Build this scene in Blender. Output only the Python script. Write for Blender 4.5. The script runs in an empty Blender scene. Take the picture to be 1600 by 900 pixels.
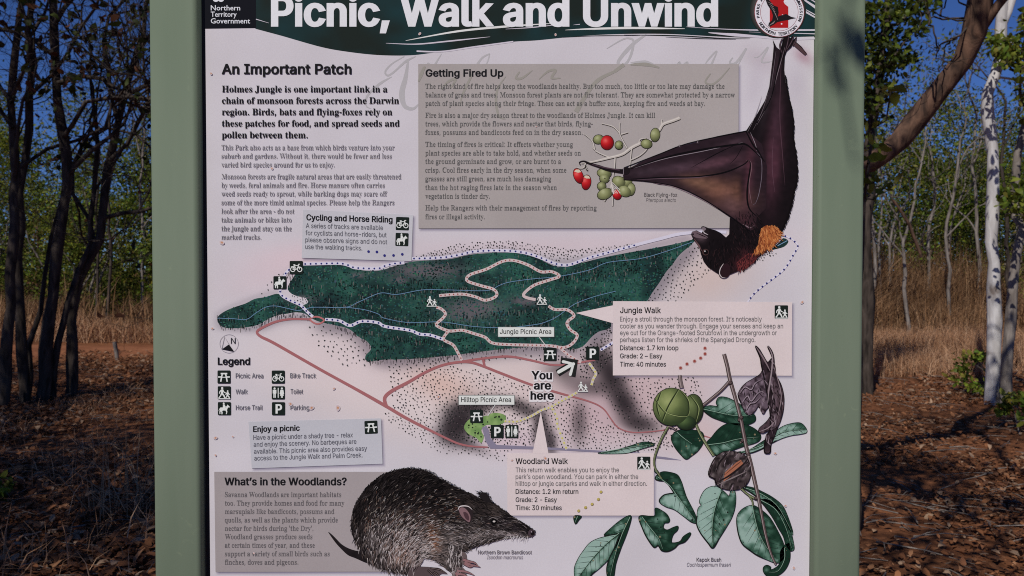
import bpy, bmesh, math, random, os
import numpy as np
from mathutils import Vector, Matrix
from mathutils.geometry import tessellate_polygon, delaunay_2d_cdt
R = math.radians
rnd = random.Random(7)
nrg = np.random.RandomState(11)
sc = bpy.context.scene
COL = sc.collection

# ------------------------------------------------------------------ camera, sky, sun
F_PX, PITCH, CAM_H, CAM_D = 1244.0, R(1.35), 1.5, 1.244
cd = bpy.data.cameras.new('camera'); cam = bpy.data.objects.new('camera', cd); COL.objects.link(cam)
cam.location = (0, -CAM_D, CAM_H); cam.rotation_euler = (math.pi / 2 - PITCH, 0, 0)
cd.sensor_width = 36; cd.lens = 36 * F_PX / 1600; cd.clip_start = 0.05; cd.clip_end = 3000
cd.dof.use_dof = True; cd.dof.focus_distance = CAM_D; cd.dof.aperture_fstop = 11
sc.camera = cam
SUN_EL, SUN_AZ = R(47), R(-28)          # azimuth measured from straight behind the camera, negative = from the left
sun_from = Vector((math.sin(SUN_AZ) * math.cos(SUN_EL), -math.cos(SUN_AZ) * math.cos(SUN_EL), math.sin(SUN_EL)))
w = bpy.data.worlds.new('World'); sc.world = w; w.use_nodes = True
nt = w.node_tree; bg = nt.nodes['Background']
sky = nt.nodes.new('ShaderNodeTexSky'); sky.sky_type = 'NISHITA'; sky.sun_disc = False
sky.sun_elevation = SUN_EL; sky.sun_rotation = math.atan2(sun_from.x, sun_from.y)
sky.air_density = 1.0; sky.dust_density = 0.0; sky.ozone_density = 7.0; sky.altitude = 3500
hs = nt.nodes.new('ShaderNodeMix'); hs.data_type = 'RGBA'; hs.blend_type = 'MULTIPLY'; hs.inputs['Factor'].default_value = 1.0
nt.links.new(sky.outputs[0], hs.inputs['A']); hs.inputs['B'].default_value = (0.82, 1.0, 1.42, 1); nt.links.new(hs.outputs['Result'], bg.inputs[0]); bg.inputs[1].default_value = 0.05
sl = bpy.data.lights.new('sun', 'SUN'); sl.energy = 3.45; sl.angle = R(0.5); sl.color = (1.0, 0.965, 0.91)
so = bpy.data.objects.new('sun', sl); COL.objects.link(so); so.location = sun_from * 30
so.rotation_euler = sun_from.to_track_quat('Z', 'Y').to_euler()
sc.view_settings.view_transform = 'Standard'; sc.view_settings.look = 'None'
sc.cycles.filter_width = 1.05; sc.cycles.use_denoising = False; sc.cycles.use_adaptive_sampling = False
sc.view_settings.exposure = 0.0; sc.view_settings.gamma = 1.0

# ------------------------------------------------------------------ helpers
def lin(c):
    c = np.asarray(c, float) / 255.0
    return np.where(c <= 0.04045, c / 12.92, ((c + 0.055) / 1.055) ** 2.4)
PAPER = 0.71 / lin((190, 184, 190)).mean()
def ink(*c):
    """albedo of a printed colour as it shows in the photograph on the evenly lit board"""
    if len(c) == 1: c = c[0]
    return tuple(np.minimum(lin(c) * PAPER, 0.9))
def at(px, py, D):
    """a place in the world seen in direction (px, py) at depth D metres from the camera"""
    a = (px - 800) / F_PX; b = (450 - py) / F_PX
    y = math.cos(PITCH) + b * math.sin(PITCH); z = -math.sin(PITCH) + b * math.cos(PITCH)
    t = D / y
    return Vector((a * t, D - CAM_D, CAM_H + z * t))
def board(P):
    """photo directions -> the board's plane (y = 0)"""
    P = np.asarray(P, float)
    a = (P[:, 0] - 800) / F_PX; b = (450 - P[:, 1]) / F_PX
    y = math.cos(PITCH) + b * math.sin(PITCH); z = -math.sin(PITCH) + b * math.cos(PITCH)
    t = CAM_D / y
    return np.stack([a * t, np.zeros(len(P)), CAM_H + z * t], 1)

def link(name, me, parent=None, mats=()):
    o = bpy.data.objects.new(name, me); COL.objects.link(o)
    for m in mats: me.materials.append(m)
    if parent: o.parent = parent
    return o
def tag(o, label=None, cat=None, group=None, kind=None):
    if label: o['label'] = label
    if cat: o['category'] = cat
    if group: o['group'] = group
    if kind: o['kind'] = kind
    return o
def empty(name, loc=(0, 0, 0)):
    o = bpy.data.objects.new(name, None); COL.objects.link(o); o.location = loc; o.empty_display_size = 0.1
    return o
def np_mesh(name, V, T, colors=None, smooth=False, quad=False):
    me = bpy.data.meshes.new(name)
    n = 4 if quad else 3
    V = np.asarray(V, np.float32); T = np.asarray(T, np.int32)
    me.vertices.add(len(V)); me.vertices.foreach_set('co', V.ravel())
    me.loops.add(len(T) * n); me.loops.foreach_set('vertex_index', T.ravel())
    me.polygons.add(len(T)); me.polygons.foreach_set('loop_start', np.arange(0, len(T) * n, n, dtype=np.int32))
    if smooth: me.polygons.foreach_set('use_smooth', np.ones(len(T), bool))
    if colors is not None:
        at_ = me.attributes.new('tint', 'FLOAT_COLOR', 'POINT')
        c = np.ones((len(V), 4), np.float32); c[:, :3] = colors
        at_.data.foreach_set('color', c.ravel())
    me.update(calc_edges=True); me.validate()
    return me
def vnoise(x, y, s, seed=0):
    x = np.asarray(x, float) / s; y = np.asarray(y, float) / s
    xi = np.floor(x).astype(np.int64); yi = np.floor(y).astype(np.int64); fx = x - xi; fy = y - yi
    fx = fx * fx * (3 - 2 * fx); fy = fy * fy * (3 - 2 * fy)
    def h(a, b):
        n = (a * 374761393 + b * 668265263 + seed * 982451653) & 0x7fffffff
        n = ((n ^ (n >> 13)) * 1274126177) & 0x7fffffff
        return ((n ^ (n >> 16)) & 0xffff) / 65535.0
    return (h(xi, yi) * (1 - fx) + h(xi + 1, yi) * fx) * (1 - fy) + (h(xi, yi + 1) * (1 - fx) + h(xi + 1, yi + 1) * fx) * fy
def inside(P, poly):
    P = np.asarray(P, float); x, y = P[:, 0], P[:, 1]; r = np.zeros(len(P), bool); n = len(poly)
    for i in range(n):
        x0, y0 = poly[i]; x1, y1 = poly[(i + 1) % n]
        if y0 == y1: continue
        c = ((y0 > y) != (y1 > y)) & (x < (x1 - x0) * (y - y0) / (y1 - y0) + x0)
        r ^= c
    return r
def smooth_line(pts, step=2.0, closed=False):
    """Catmull-Rom through the points"""
    P = [np.array(p, float) for p in pts]; n = len(P); out = []
    if n < 3 and not closed: return [tuple(p) for p in P]
    segs = n if closed else n - 1
    for i in range(segs):
        if closed: p0, p1, p2, p3 = P[i - 1], P[i], P[(i + 1) % n], P[(i + 2) % n]
        else: p0, p1, p2, p3 = P[max(i - 1, 0)], P[i], P[i + 1], P[min(i + 2, n - 1)]
        k = max(1, int(np.linalg.norm(p2 - p1) / step))
        for j in range(k):
            t = j / k
            out.append(tuple(0.5 * (2 * p1 + (p2 - p0) * t + (2 * p0 - 5 * p1 + 4 * p2 - p3) * t * t + (3 * p1 - p0 - 3 * p2 + p3) * t ** 3)))
    if not closed: out.append(tuple(P[-1]))
    return out
def along(pts, gap, start=0.0):
    out = []; d = start; acc = 0.0
    for a, b in zip(pts[:-1], pts[1:]):
        L = math.hypot(b[0] - a[0], b[1] - a[1])
        while d <= acc + L and L > 0:
            t = (d - acc) / L; out.append((a[0] + (b[0] - a[0]) * t, a[1] + (b[1] - a[1]) * t)); d += gap
        acc += L
    return out
def pairs(s):
    v = [float(q) for q in s.replace(',', ' ').split()]
    return list(zip(v[0::2], v[1::2]))

# ------------------------------------------------------------------ materials
def new_mat(name):
    m = bpy.data.materials.new(name); m.use_nodes = True
    return m, m.node_tree, m.node_tree.nodes['Principled BSDF']
def N(t, kind, **kw):
    n = t.nodes.new(kind)
    for k, v in kw.items(): setattr(n, k, v)
    return n
def ramp(t, fac, stops):
    r = N(t, 'ShaderNodeValToRGB'); e = r.color_ramp.elements
    while len(e) < len(stops): e.new(0.5)
    for q, (p, c) in zip(e, stops): q.position = p; q.color = (*c, 1)
    t.links.new(fac, r.inputs[0]); return r.outputs[0]
def noise(t, scale, detail=4, vec=None, dist=0):
    n = N(t, 'ShaderNodeTexNoise'); n.inputs['Scale'].default_value = scale; n.inputs['Detail'].default_value = detail
    n.inputs['Distortion'].default_value = dist
    if vec is not None: t.links.new(vec, n.inputs['Vector'])
    return n.outputs['Fac']
def mul(t, a, b, fac=1.0):
    m = N(t, 'ShaderNodeMix', data_type='RGBA', blend_type='MULTIPLY'); m.inputs['Factor'].default_value = fac
    t.links.new(a, m.inputs['A']); t.links.new(b, m.inputs['B']); return m.outputs['Result']
def bump(t, b, h, strength, dist):
    n = N(t, 'ShaderNodeBump'); n.inputs['Strength'].default_value = strength; n.inputs['Distance'].default_value = dist
    t.links.new(h, n.inputs['Height']); t.links.new(n.outputs[0], b.inputs['Normal'])
def geo_pos(t): return N(t, 'ShaderNodeNewGeometry').outputs['Position']

M_print, t, b = new_mat('printed_vinyl')
a = N(t, 'ShaderNodeAttribute'); a.attribute_name = 'tint'
wear = ramp(t, noise(t, 9.0, 6, geo_pos(t)), [(0.3, (0.93, 0.925, 0.92)), (0.65, (1, 1, 1))])
fine = ramp(t, noise(t, 420.0, 3, geo_pos(t)), [(0.3, (0.96, 0.96, 0.965)), (0.7, (1.03, 1.03, 1.025))])
t.links.new(mul(t, mul(t, a.outputs['Color'], wear), fine), b.inputs['Base Color'])
b.inputs['Roughness'].default_value = 0.6; b.inputs['Specular IOR Level'].default_value = 0.06

def solid(name, c, rough=0.6, spec=0.4, var=0.08, sc_=30.0, bmp=0.0):
    m, t, b = new_mat(name)
    n = noise(t, sc_, 5, geo_pos(t))
    t.links.new(ramp(t, n, [(0.3, tuple(x * (1 - var) for x in c)), (0.7, tuple(x * (1 + var) for x in c))]), b.inputs['Base Color'])
    b.inputs['Roughness'].default_value = rough; b.inputs['Specular IOR Level'].default_value = spec
    if bmp: bump(t, b, n, bmp, 0.002)
    return m
# powder coated green steel: slight orange peel, scuffs and faded streaks
M_post, t, b = new_mat('green_powder_coat')
mp = N(t, 'ShaderNodeMapping'); mp.inputs['Scale'].default_value = (14, 14, 1.6); t.links.new(geo_pos(t), mp.inputs['Vector'])
c1 = ramp(t, noise(t, 1.6, 6, mp.outputs[0]), [(0.25, (0.128, 0.164, 0.110)), (0.75, (0.155, 0.190, 0.130))])
scf = ramp(t, noise(t, 30.0, 8, geo_pos(t), 1.5), [(0.66, (1, 1, 1)), (0.74, (1.16, 1.14, 1.10))])
spk = ramp(t, noise(t, 160.0, 2, geo_pos(t)), [(0.18, (0.72, 0.66, 0.56)), (0.25, (1, 1, 1))])
t.links.new(mul(t, mul(t, c1, scf), spk), b.inputs['Base Color']); b.inputs['Roughness'].default_value = 0.62
b.inputs['Specular IOR Level'].default_value = 0.14
bump(t, b, noise(t, 500, 2, geo_pos(t)), 0.08, 0.001)
M_black = solid('black_rubber', (0.018, 0.018, 0.02), 0.6, 0.3)
M_steel = solid('dull_steel', (0.35, 0.35, 0.36), 0.35, 0.5)

def leaf_mat(name, rough=0.5, trans=0.3):
    m, t, b = new_mat(name)
    a = N(t, 'ShaderNodeAttribute'); a.attribute_name = 'tint'
    t.links.new(a.outputs['Color'], b.inputs['Base Color'])
    b.inputs['Roughness'].default_value = rough; b.inputs['Specular IOR Level'].default_value = 0.12
    tr = N(t, 'ShaderNodeBsdfTranslucent'); t.links.new(a.outputs['Color'], tr.inputs[0])
    mx = N(t, 'ShaderNodeMixShader'); mx.inputs[0].default_value = trans
    out = t.nodes['Material Output']
    t.links.new(b.outputs[0], mx.inputs[1]); t.links.new(tr.outputs[0], mx.inputs[2]); t.links.new(mx.outputs[0], out.inputs[0])
    return m
M_leaf = leaf_mat('green_leaf', 0.45, 0.3); M_dry = leaf_mat('dry_leaf', 0.8, 0.15)
def bark(name, dark, light, s=1.0, spots=None):
    m, t, b = new_mat(name)
    mp = N(t, 'ShaderNodeMapping'); mp.inputs['Scale'].default_value = (9 * s, 9 * s, 2.2 * s); t.links.new(geo_pos(t), mp.inputs['Vector'])
    n = noise(t, 2.2, 8, mp.outputs[0], 0.6)
    c = ramp(t, n, [(0.32, dark), (0.68, light)])
    if spots:
        k = noise(t, 5.0 * s, 4, geo_pos(t), 0.4)
        c = mul(t, c, ramp(t, k, [(0.30, spots), (0.42, (1, 1, 1))]))
    t.links.new(c, b.inputs['Base Color']); b.inputs['Roughness'].default_value = 0.85; b.inputs['Specular IOR Level'].default_value = 0.15
    bump(t, b, n, 0.7, 0.02)
    return m
M_bark_dark = bark('dark_bark', (0.020, 0.015, 0.012), (0.092, 0.070, 0.056))
M_bark_brown = bark('red_brown_bark', (0.035, 0.022, 0.017), (0.17, 0.095, 0.062))
M_bark_white = bark('white_gum_bark', (0.40, 0.37, 0.35), (0.66, 0.63, 0.61), 0.6, (0.35, 0.30, 0.27))
M_bark_pale = bark('pale_grey_bark', (0.12, 0.098, 0.082), (0.29, 0.25, 0.215))

M_ground, t, b = new_mat('red_earth')
p = geo_pos(t)
c = ramp(t, noise(t, 0.55, 8, p, 0.4), [(0.3, (0.115, 0.050, 0.024)), (0.5, (0.19, 0.078, 0.036)), (0.72, (0.27, 0.118, 0.056))])
c = mul(t, c, ramp(t, noise(t, 14.0, 6, p), [(0.3, (0.55, 0.52, 0.5)), (0.7, (1.2, 1.15, 1.1))]))
t.links.new(c, b.inputs['Base Color']); b.inputs['Roughness'].default_value = 0.95; b.inputs['Specular IOR Level'].default_value = 0.1
bump(t, b, noise(t, 40.0, 6, p), 0.8, 0.02)

# ------------------------------------------------------------------ drawing on the board
class Ink:
    """flat print: coloured shapes laid a few hundredths of a millimetre above each other"""
    def __init__(s, z): s.V = []; s.C = []; s.T = []; s.z = z; s.k = 0
    def _z(s, lift): s.k += 1; return s.z + lift * 0.05 + 0.0012 * (s.k % 40)
    def tris(s, P, T, c, lift=0, slope=0.0):
        z = s._z(lift); o = len(s.V); m = len(P) / 2
        s.V += [(p[0], p[1], z + slope * (i % m)) for i, p in enumerate(P)]
        if np.ndim(c) == 1: s.C += [tuple(c)] * len(P)
        else: s.C += [tuple(q) for q in c]
        s.T += [(o + a, o + b_, o + d) for a, b_, d in T]
    def poly(s, pts, c, lift=0, smooth=0):
        if smooth: pts = smooth_line(pts, smooth, True)
        T = tessellate_polygon([[Vector((x, y, 0)) for x, y in pts]])
        s.tris(pts, T, c, lift)
    def shaded(s, pts, fn, pitch=3.0, lift=0, smooth=0):
        """polygon with interior points, coloured point by point by fn(x, y)"""
        if smooth: pts = smooth_line(pts, smooth, True)
        B = []
        for p_, q_ in zip(pts, list(pts[1:]) + [pts[0]]):
            L = math.hypot(q_[0] - p_[0], q_[1] - p_[1]); k = max(1, round(L / pitch))
            if L > 0.05: B += [(p_[0] + (q_[0] - p_[0]) * j / k, p_[1] + (q_[1] - p_[1]) * j / k) for j in range(k)]
        A = np.array(B); x0, y0 = A.min(0); x1, y1 = A.max(0)
        gx, gy = np.meshgrid(np.arange(x0, x1, pitch), np.arange(y0, y1, pitch))
        G = np.stack([gx.ravel(), gy.ravel()], 1); G += nrg.uniform(-0.3, 0.3, G.shape) * pitch
        G = G[inside(G, B)]
        if len(G):
            d = np.min(np.hypot(G[:, None, 0] - A[None, :, 0], G[:, None, 1] - A[None, :, 1]), 1)
            G = G[d > pitch * 0.45]
        allv = [Vector(q) for q in B] + [Vector(q) for q in G]
        r = delaunay_2d_cdt(allv, [], [list(range(len(B)))], 1, 1e-4)
        P = np.array([tuple(q) for q in r[0]])
        s.tris(P, [f for f in r[2] if len(f) == 3], np.asarray(fn(P[:, 0], P[:, 1])), lift)
    def line(s, pts, w, c, lift=0, smooth=0, taper=None):
        if smooth: pts = smooth_line(pts, smooth)
        P = np.array(pts, float)
        keep = np.r_[True, np.hypot(*np.diff(P, axis=0).T) > 1e-6]; P = P[keep]
        n = len(P)
        if n < 2: return
        d = np.gradient(P, axis=0); d /= np.maximum(np.hypot(d[:, 0], d[:, 1]), 1e-9)[:, None]
        nn = np.stack([-d[:, 1], d[:, 0]], 1)
        ww = np.full(n, w / 2.0) if np.isscalar(w) else np.interp(np.linspace(0, 1, n), np.linspace(0, 1, len(w)), w) / 2.0
        L = np.concatenate([P + nn * ww[:, None], P - nn * ww[:, None]])
        T = []
        for i in range(n - 1): T += [(i, i + 1, n + i), (i + 1, n + i + 1, n + i)]
        s.tris(L, T, c, lift, 0.0006)
    def dot(s, x, y, r, c, lift=0, n=8, ry=None, rot=0, edge=None):
        ry = r if ry is None else ry; ca, sa = math.cos(rot), math.sin(rot)
        P = [(x, y)] + [(x + r * math.cos(q) * ca - ry * math.sin(q) * sa, y + r * math.cos(q) * sa + ry * math.sin(q) * ca) for q in (2 * math.pi * i / n for i in range(n))]
        cc = c if edge is None else [c] + [edge] * n
        s.tris(P, [(0, i + 1, (i + 1) % n + 1) for i in range(n)], cc, lift)
    def build(s, name, parent):
        V = board(np.array(s.V)[:, :2]); V[:, 1] -= np.array(s.V)[:, 2] * 0.001
        me = np_mesh(name, V, s.T, np.array(s.C))
        # all faces look towards the viewer (-y)
        bm = bmesh.new(); bm.from_mesh(me)
        fl = [f for f in bm.faces if f.normal.y > 0]
        bmesh.ops.reverse_faces(bm, faces=fl); bm.to_mesh(me); bm.free()
        return link(name, me, parent, [M_print])

# ---- lettering: outlines of Blender's own fonts, laid out line by line
FD = bpy.utils.system_resource('DATAFILES', path='fonts')
def load_font(n):
    try: return bpy.data.fonts.load(os.path.join(FD, n))
    except Exception: return None
F_sans, F_math = load_font('Inter.woff2'), load_font('NotoSansMath-Regular.woff2')
def math_bold(s):
    if F_math is None: return s
    return ''.join(chr(0x1d400 + ord(c) - 65) if 'A' <= c <= 'Z' else chr(0x1d41a + ord(c) - 97) if 'a' <= c <= 'z' else c for c in s)
#          font, dx, dy (weight added in em), shear, spacing
STYLES = {'st': (F_sans, 0.036, 0.02, 0), 'sb': (F_sans, 0.028, 0.016, 0), 'sm': (F_sans, 0.012, 0.007, 0), 'sr': (F_sans, 0.006, 0.004, 0), 'si': (F_sans, 0.0, 0.0, 0.2),
          'gb': (F_math, 0.004, 0.004, 0), 'gr': (F_math, -0.019, 0.007, 0), 'gill': (None, 0.012, 0.008, 0)}
_font_cu = bpy.data.curves.new('type', 'FONT'); _font_ob = bpy.data.objects.new('type', _font_cu); COL.objects.link(_font_ob)
_default_font = _font_cu.font
def outlines(s, style, res):
    f, dx, dy, shear = STYLES[style]
    _font_cu.font = f or _default_font
    _font_cu.body = math_bold(s) if style in ('gb', 'gr') else s
    bpy.context.view_layer.update()
    cu = _font_ob.to_curve(bpy.context.evaluated_depsgraph_get())
    polys = []
    for sp in cu.splines:
        bp = sp.bezier_points; n = len(bp)
        if n < 2: continue
        P = []
        for i in range(n):
            p0, p1 = bp[i], bp[(i + 1) % n]
            a_, h0, h1, b_ = (np.array(q[:2]) for q in (p0.co, p0.handle_right, p1.handle_left, p1.co))
            ln = np.linalg.norm(b_ - a_)
            if ln < 1e-5: continue
            dv = (b_ - a_) / ln; e0, e1 = h0 - a_, h1 - a_
            flat = max(abs(dv[0] * e0[1] - dv[1] * e0[0]), abs(dv[0] * e1[1] - dv[1] * e1[0])) < 0.004
            k = 1 if flat else res
            for j in range(k):
                q = j / k
                P.append((1 - q) ** 3 * a_ + 3 * (1 - q) ** 2 * q * h0 + 3 * (1 - q) * q * q * h1 + q ** 3 * b_)
        if len(P) >= 3: polys.append(np.array(P))
    _font_ob.to_curve_clear()
    if not polys: return []
    ar = [0.5 * np.sum(P[:, 0] * np.roll(P[:, 1], -1) - np.roll(P[:, 0], -1) * P[:, 1]) for P in polys]
    sg = np.sign(ar[int(np.argmax(np.abs(ar)))])
    out = []
    for P in polys:
        if dx or dy:
            e0 = P - np.roll(P, 1, 0); e1 = np.roll(P, -1, 0) - P
            for e in (e0, e1): e /= np.maximum(np.linalg.norm(e, axis=1), 1e-9)[:, None]
            n0 = np.stack([e0[:, 1], -e0[:, 0]], 1) * sg; n1 = np.stack([e1[:, 1], -e1[:, 0]], 1) * sg
            m = n0 + n1; m /= np.maximum(np.linalg.norm(m, axis=1), 1e-9)[:, None]
            k = 1 / np.clip(np.sum(m * n0, 1), 0.6, 1)
            if dx < 0:      # thin the upright stems, keep hairlines: a regular weight from a bold face
                q = np.clip((np.abs(m[:, :1]) - .90) / .07, 0, 1); P = P + m * np.concatenate([dx * q, dy * (1 - q)], 1)
            else: P = P + m * k[:, None] * np.array([dx, dy])
        if shear: P = P + np.stack([P[:, 1] * shear, P[:, 1] * 0], 1)
        out.append(P)
    return out
_glyphs, _adv = {}, {}
def winding(C, P):
    """winding number of polygon P round every point of C"""
    Q = np.roll(P, -1, 0); wn = np.zeros(len(C), int)
    for (x0, y0), (x1, y1) in zip(P, Q):
        side = (x1 - x0) * (C[:, 1] - y0) - (C[:, 0] - x0) * (y1 - y0)
        wn += ((y0 <= C[:, 1]) & (y1 > C[:, 1]) & (side > 0)).astype(int) - ((y0 > C[:, 1]) & (y1 <= C[:, 1]) & (side < 0)).astype(int)
    return wn
def glyph(ch, style, res):
    """one letter as triangles, filled by the non-zero rule, and how far it advances the line"""
    key = (ch, style, res)
    if key in _glyphs: return _glyphs[key]
    ak = (ch, style)
    if ak not in _adv:
        def width(q):
            O = outlines(q, style, 1); return max(P[:, 0].max() for P in O) - min(P[:, 0].min() for P in O)
        if ('HH', style) not in _adv: _adv[('HH', style)] = width('HH')
        _adv[ak] = width('H' + ch + 'H') - _adv[('HH', style)]
    O = outlines(ch, style, res) if ch != ' ' else []
    if not O: r = (None, None, _adv[ak])
    else:
        pts, faces = [], []
        for P in O:
            faces.append(list(range(len(pts), len(pts) + len(P)))); pts += [Vector(q) for q in P]
        d = delaunay_2d_cdt(pts, [], faces, 0, 1e-5)
        V = np.array([tuple(q) for q in d[0]]); T = np.array([f for f in d[2] if len(f) == 3])
        C = V[T].mean(1); wn = sum(winding(C, P) for P in O)
        r = (V, T[wn != 0], _adv[ak])
    _glyphs[key] = r
    return r
CAP = {}
def text(cv, s, x0, y0, x1, cap, style, c, y1=None, lift=0, res=None, xf=None):
    """one line of type from (x0, y0) to (x1, y1) along its baseline, capitals `cap` high"""
    if style not in CAP: CAP[style] = max(P[:, 1].max() for P in outlines('H', style, 1))
    res = res or (5 if cap > 14 else 3 if cap > 9 else 2)
    track = 0.012 if style in ('sb', 'st') else 0.0
    x = 0.0; parts = []
    for ch in s:
        V, T, ad = glyph(ch, style, res)
        if V is not None: parts.append((V + np.array([x, 0]), T))
        x += ad + track
    if not parts: return
    lo = min(P[:, 0].min() for P, o in parts); hi = max(P[:, 0].max() for P, o in parts)
    kx = (x1 - x0) / (hi - lo) if x1 is not None else cap / CAP[style]
    ky = cap / CAP[style]; slope = 0 if y1 is None else (y1 - y0) / (x1 - x0)
    for P, T in parts:
        X = x0 + (P[:, 0] - lo) * kx; Y = y0 - P[:, 1] * ky + (X - x0) * slope
        Q = np.stack([X, Y], 1)
        cv.tris(xf(Q) if xf else Q, T, c, lift)

# ------------------------------------------------------------------ the sign: posts, board and its printed sheet
BX0, BX1, BZ0, BZ1 = -0.4757, 0.4685, 0.985, 2.035
sign = tag(empty('information_sign', (0, 0, 0)), 'large printed park information board held between two green steel posts', 'information sign')
def rounded_bar(name, x0, x1, y0, y1, z0, z1, r, mat, parent, seg=5):
    prof = []
    for cx, cy, a0 in ((x1 - r, y1 - r, 0), (x0 + r, y1 - r, 90), (x0 + r, y0 + r, 180), (x1 - r, y0 + r, 270)):
        for i in range(seg + 1):
            q = R(a0 + 90 * i / seg); prof.append((cx + r * math.cos(q), cy + r * math.sin(q)))
    n = len(prof); V = [(x, y, z) for z in (z0, z1) for x, y in prof]
    Fc = [(i, (i + 1) % n, n + (i + 1) % n, n + i) for i in range(n)] + [tuple(range(n - 1, -1, -1)), tuple(range(n, 2 * n))]
    me = bpy.data.meshes.new(name); me.from_pydata(V, [], Fc)
    for p_ in me.polygons[:n]: p_.use_smooth = True
    return link(name, me, parent, [mat])
def box(name, x0, x1, y0, y1, z0, z1, mat, parent, bevel=0.0):
    bm = bmesh.new(); bmesh.ops.create_cube(bm, size=1)
    for v in bm.verts: v.co = ((x0 + x1) / 2 + v.co.x * (x1 - x0), (y0 + y1) / 2 + v.co.y * (y1 - y0), (z0 + z1) / 2 + v.co.z * (z1 - z0))
    if bevel: bmesh.ops.bevel(bm, geom=bm.edges[:], offset=bevel, segments=2, affect='EDGES')
    me = bpy.data.meshes.new(name); bm.to_mesh(me); bm.free()
    return link(name, me, parent, [mat])
for x0, x1 in ((-0.5555, -0.4832), (0.4695, 0.5415)):
    post = rounded_bar('post', x0, x1, -0.019, 0.054, -0.3, 2.16, 0.007, M_post, sign)
    rounded_bar('post_cap', x0 - 0.002, x1 + 0.002, -0.021, 0.056, 2.16, 2.172, 0.008, M_black, post)
panel = box('panel', BX0 - 0.006, BX1 - 0.0005, 0.0006, 0.0045, BZ0, BZ1, M_black, sign)
for z in (1.08, 1.94):
    rail = box('back_rail', -0.482, 0.468, 0.006, 0.036, z, z + 0.04, M_post, sign, 0.003)

gx = np.linspace(BX0, BX1, 473); gz = np.linspace(BZ1 - 0.001, BZ0 + 0.001, 525)
XX, ZZ = np.meshgrid(gx, gz)
dx_, dy_, dz_ = XX, CAM_D, ZZ - CAM_H
dep = dy_ * math.cos(PITCH) - dz_ * math.sin(PITCH); upv = dy_ * math.sin(PITCH) + dz_ * math.cos(PITCH)
PXX = 800 + F_PX * dx_ / dep; PYY = 450 - F_PX * upv / dep
base = np.empty(PXX.shape + (3,)); base[:] = (190, 185, 187)
def mixin(mask, c): base[:] = base * (1 - mask[..., None]) + np.array(c, float) * mask[..., None]
def soft(x, y, rx, ry, rot, c, a, p=2.0):
    ca, sa = math.cos(R(rot)), math.sin(R(rot)); u = (PXX - x) * ca + (PYY - y) * sa; v = -(PXX - x) * sa + (PYY - y) * ca
    mixin(a * np.exp(-(np.hypot(u / rx, v / ry)) ** p), c)
def polydist(pts):
    d = np.full(PXX.shape, -1e9); ar = sum(p[0] * q[1] - q[0] * p[1] for p, q in zip(pts, pts[1:] + pts[:1]))
    for (x0, y0), (x1, y1) in zip(pts, pts[1:] + pts[:1]):
        L = math.hypot(x1 - x0, y1 - y0); s = 1 if ar > 0 else -1
        d = np.maximum(d, s * ((PXX - x0) * (y1 - y0) - (PYY - y0) * (x1 - x0)) / L)
    return d
# airbrushed tints of the printed map
soft(700, 600, 300, 95, 8, (205, 192, 186), 0.9, 4)
soft(560, 560, 130, 60, 10, (206, 192, 190), 0.8)
soft(430, 425, 90, 30, -20, (200, 178, 180), 0.5)
soft(480, 400, 90, 22, -5, (200, 178, 180), 0.6)
soft(900, 383, 330, 20, -2, (196, 180, 182), 0.7)
soft(1110, 430, 80, 50, -30, (196, 176, 166), 0.8)
soft(1000, 600, 130, 90, 10, (188, 166, 163), 0.85, 3)
soft(930, 640, 90, 60, 0, (182, 158, 160), 0.8)
soft(690, 600, 60, 28, 20, (196, 158, 140), 0.55)
soft(800, 690, 90, 24, 5, (190, 172, 176), 0.8)
soft(1090, 680, 60, 30, 0, (190, 168, 164), 0.7)
soft(820, 600, 60, 40, 0, (196, 178, 172), 0.6)
for x, y, rx, ry, rot, al in ((720, 660, 26, 34, 25, 1.0), (705, 668, 18, 24, 20, .8), (740, 636, 40, 13, -8, .85), (790, 628, 30, 10, 10, .6), (820, 640, 26, 11, 25, .7),
                              (720, 690, 40, 10, 22, .6), (845, 672, 12, 34, 0, .95), (860, 690, 10, 22, -8, .8), (955, 585, 20, 34, -25, .95),
                              (935, 560, 22, 26, 0, .7), (975, 630, 18, 36, -32, .95), (1000, 662, 30, 14, 12, .8), (905, 660, 13, 34, 0, .55), (930, 605, 25, 15, 0, .5),
                              (900, 600, 30, 14, 10, .35), (880, 580, 30, 14, 10, .5)):
    soft(x, y, rx, ry, rot, (46, 40, 42), al, 2.4)
for pts, wd, al in (([(345, 508), (400, 512), (440, 498), (485, 496)], 10, .55), ([(500, 506), (560, 520), (590, 560), (640, 562), (740, 552), (830, 545), (900, 545)], 16, .6),
                    ([(925, 530), (960, 505), (1012, 470), (1040, 430), (1085, 382)], 15, .65), ([(450, 430), (470, 414)], 8, .3), ([(340, 500), (345, 488), (400, 465), (440, 455)], 7, .35),
                    ([(640, 412), (700, 402), (800, 394), (870, 410), (960, 398), (1080, 370)], 9, .45)):
    for q in along(smooth_line(pts, 4), 9): soft(q[0], q[1], wd, wd * .8, 0, (92, 84, 92), al * .42)
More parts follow.
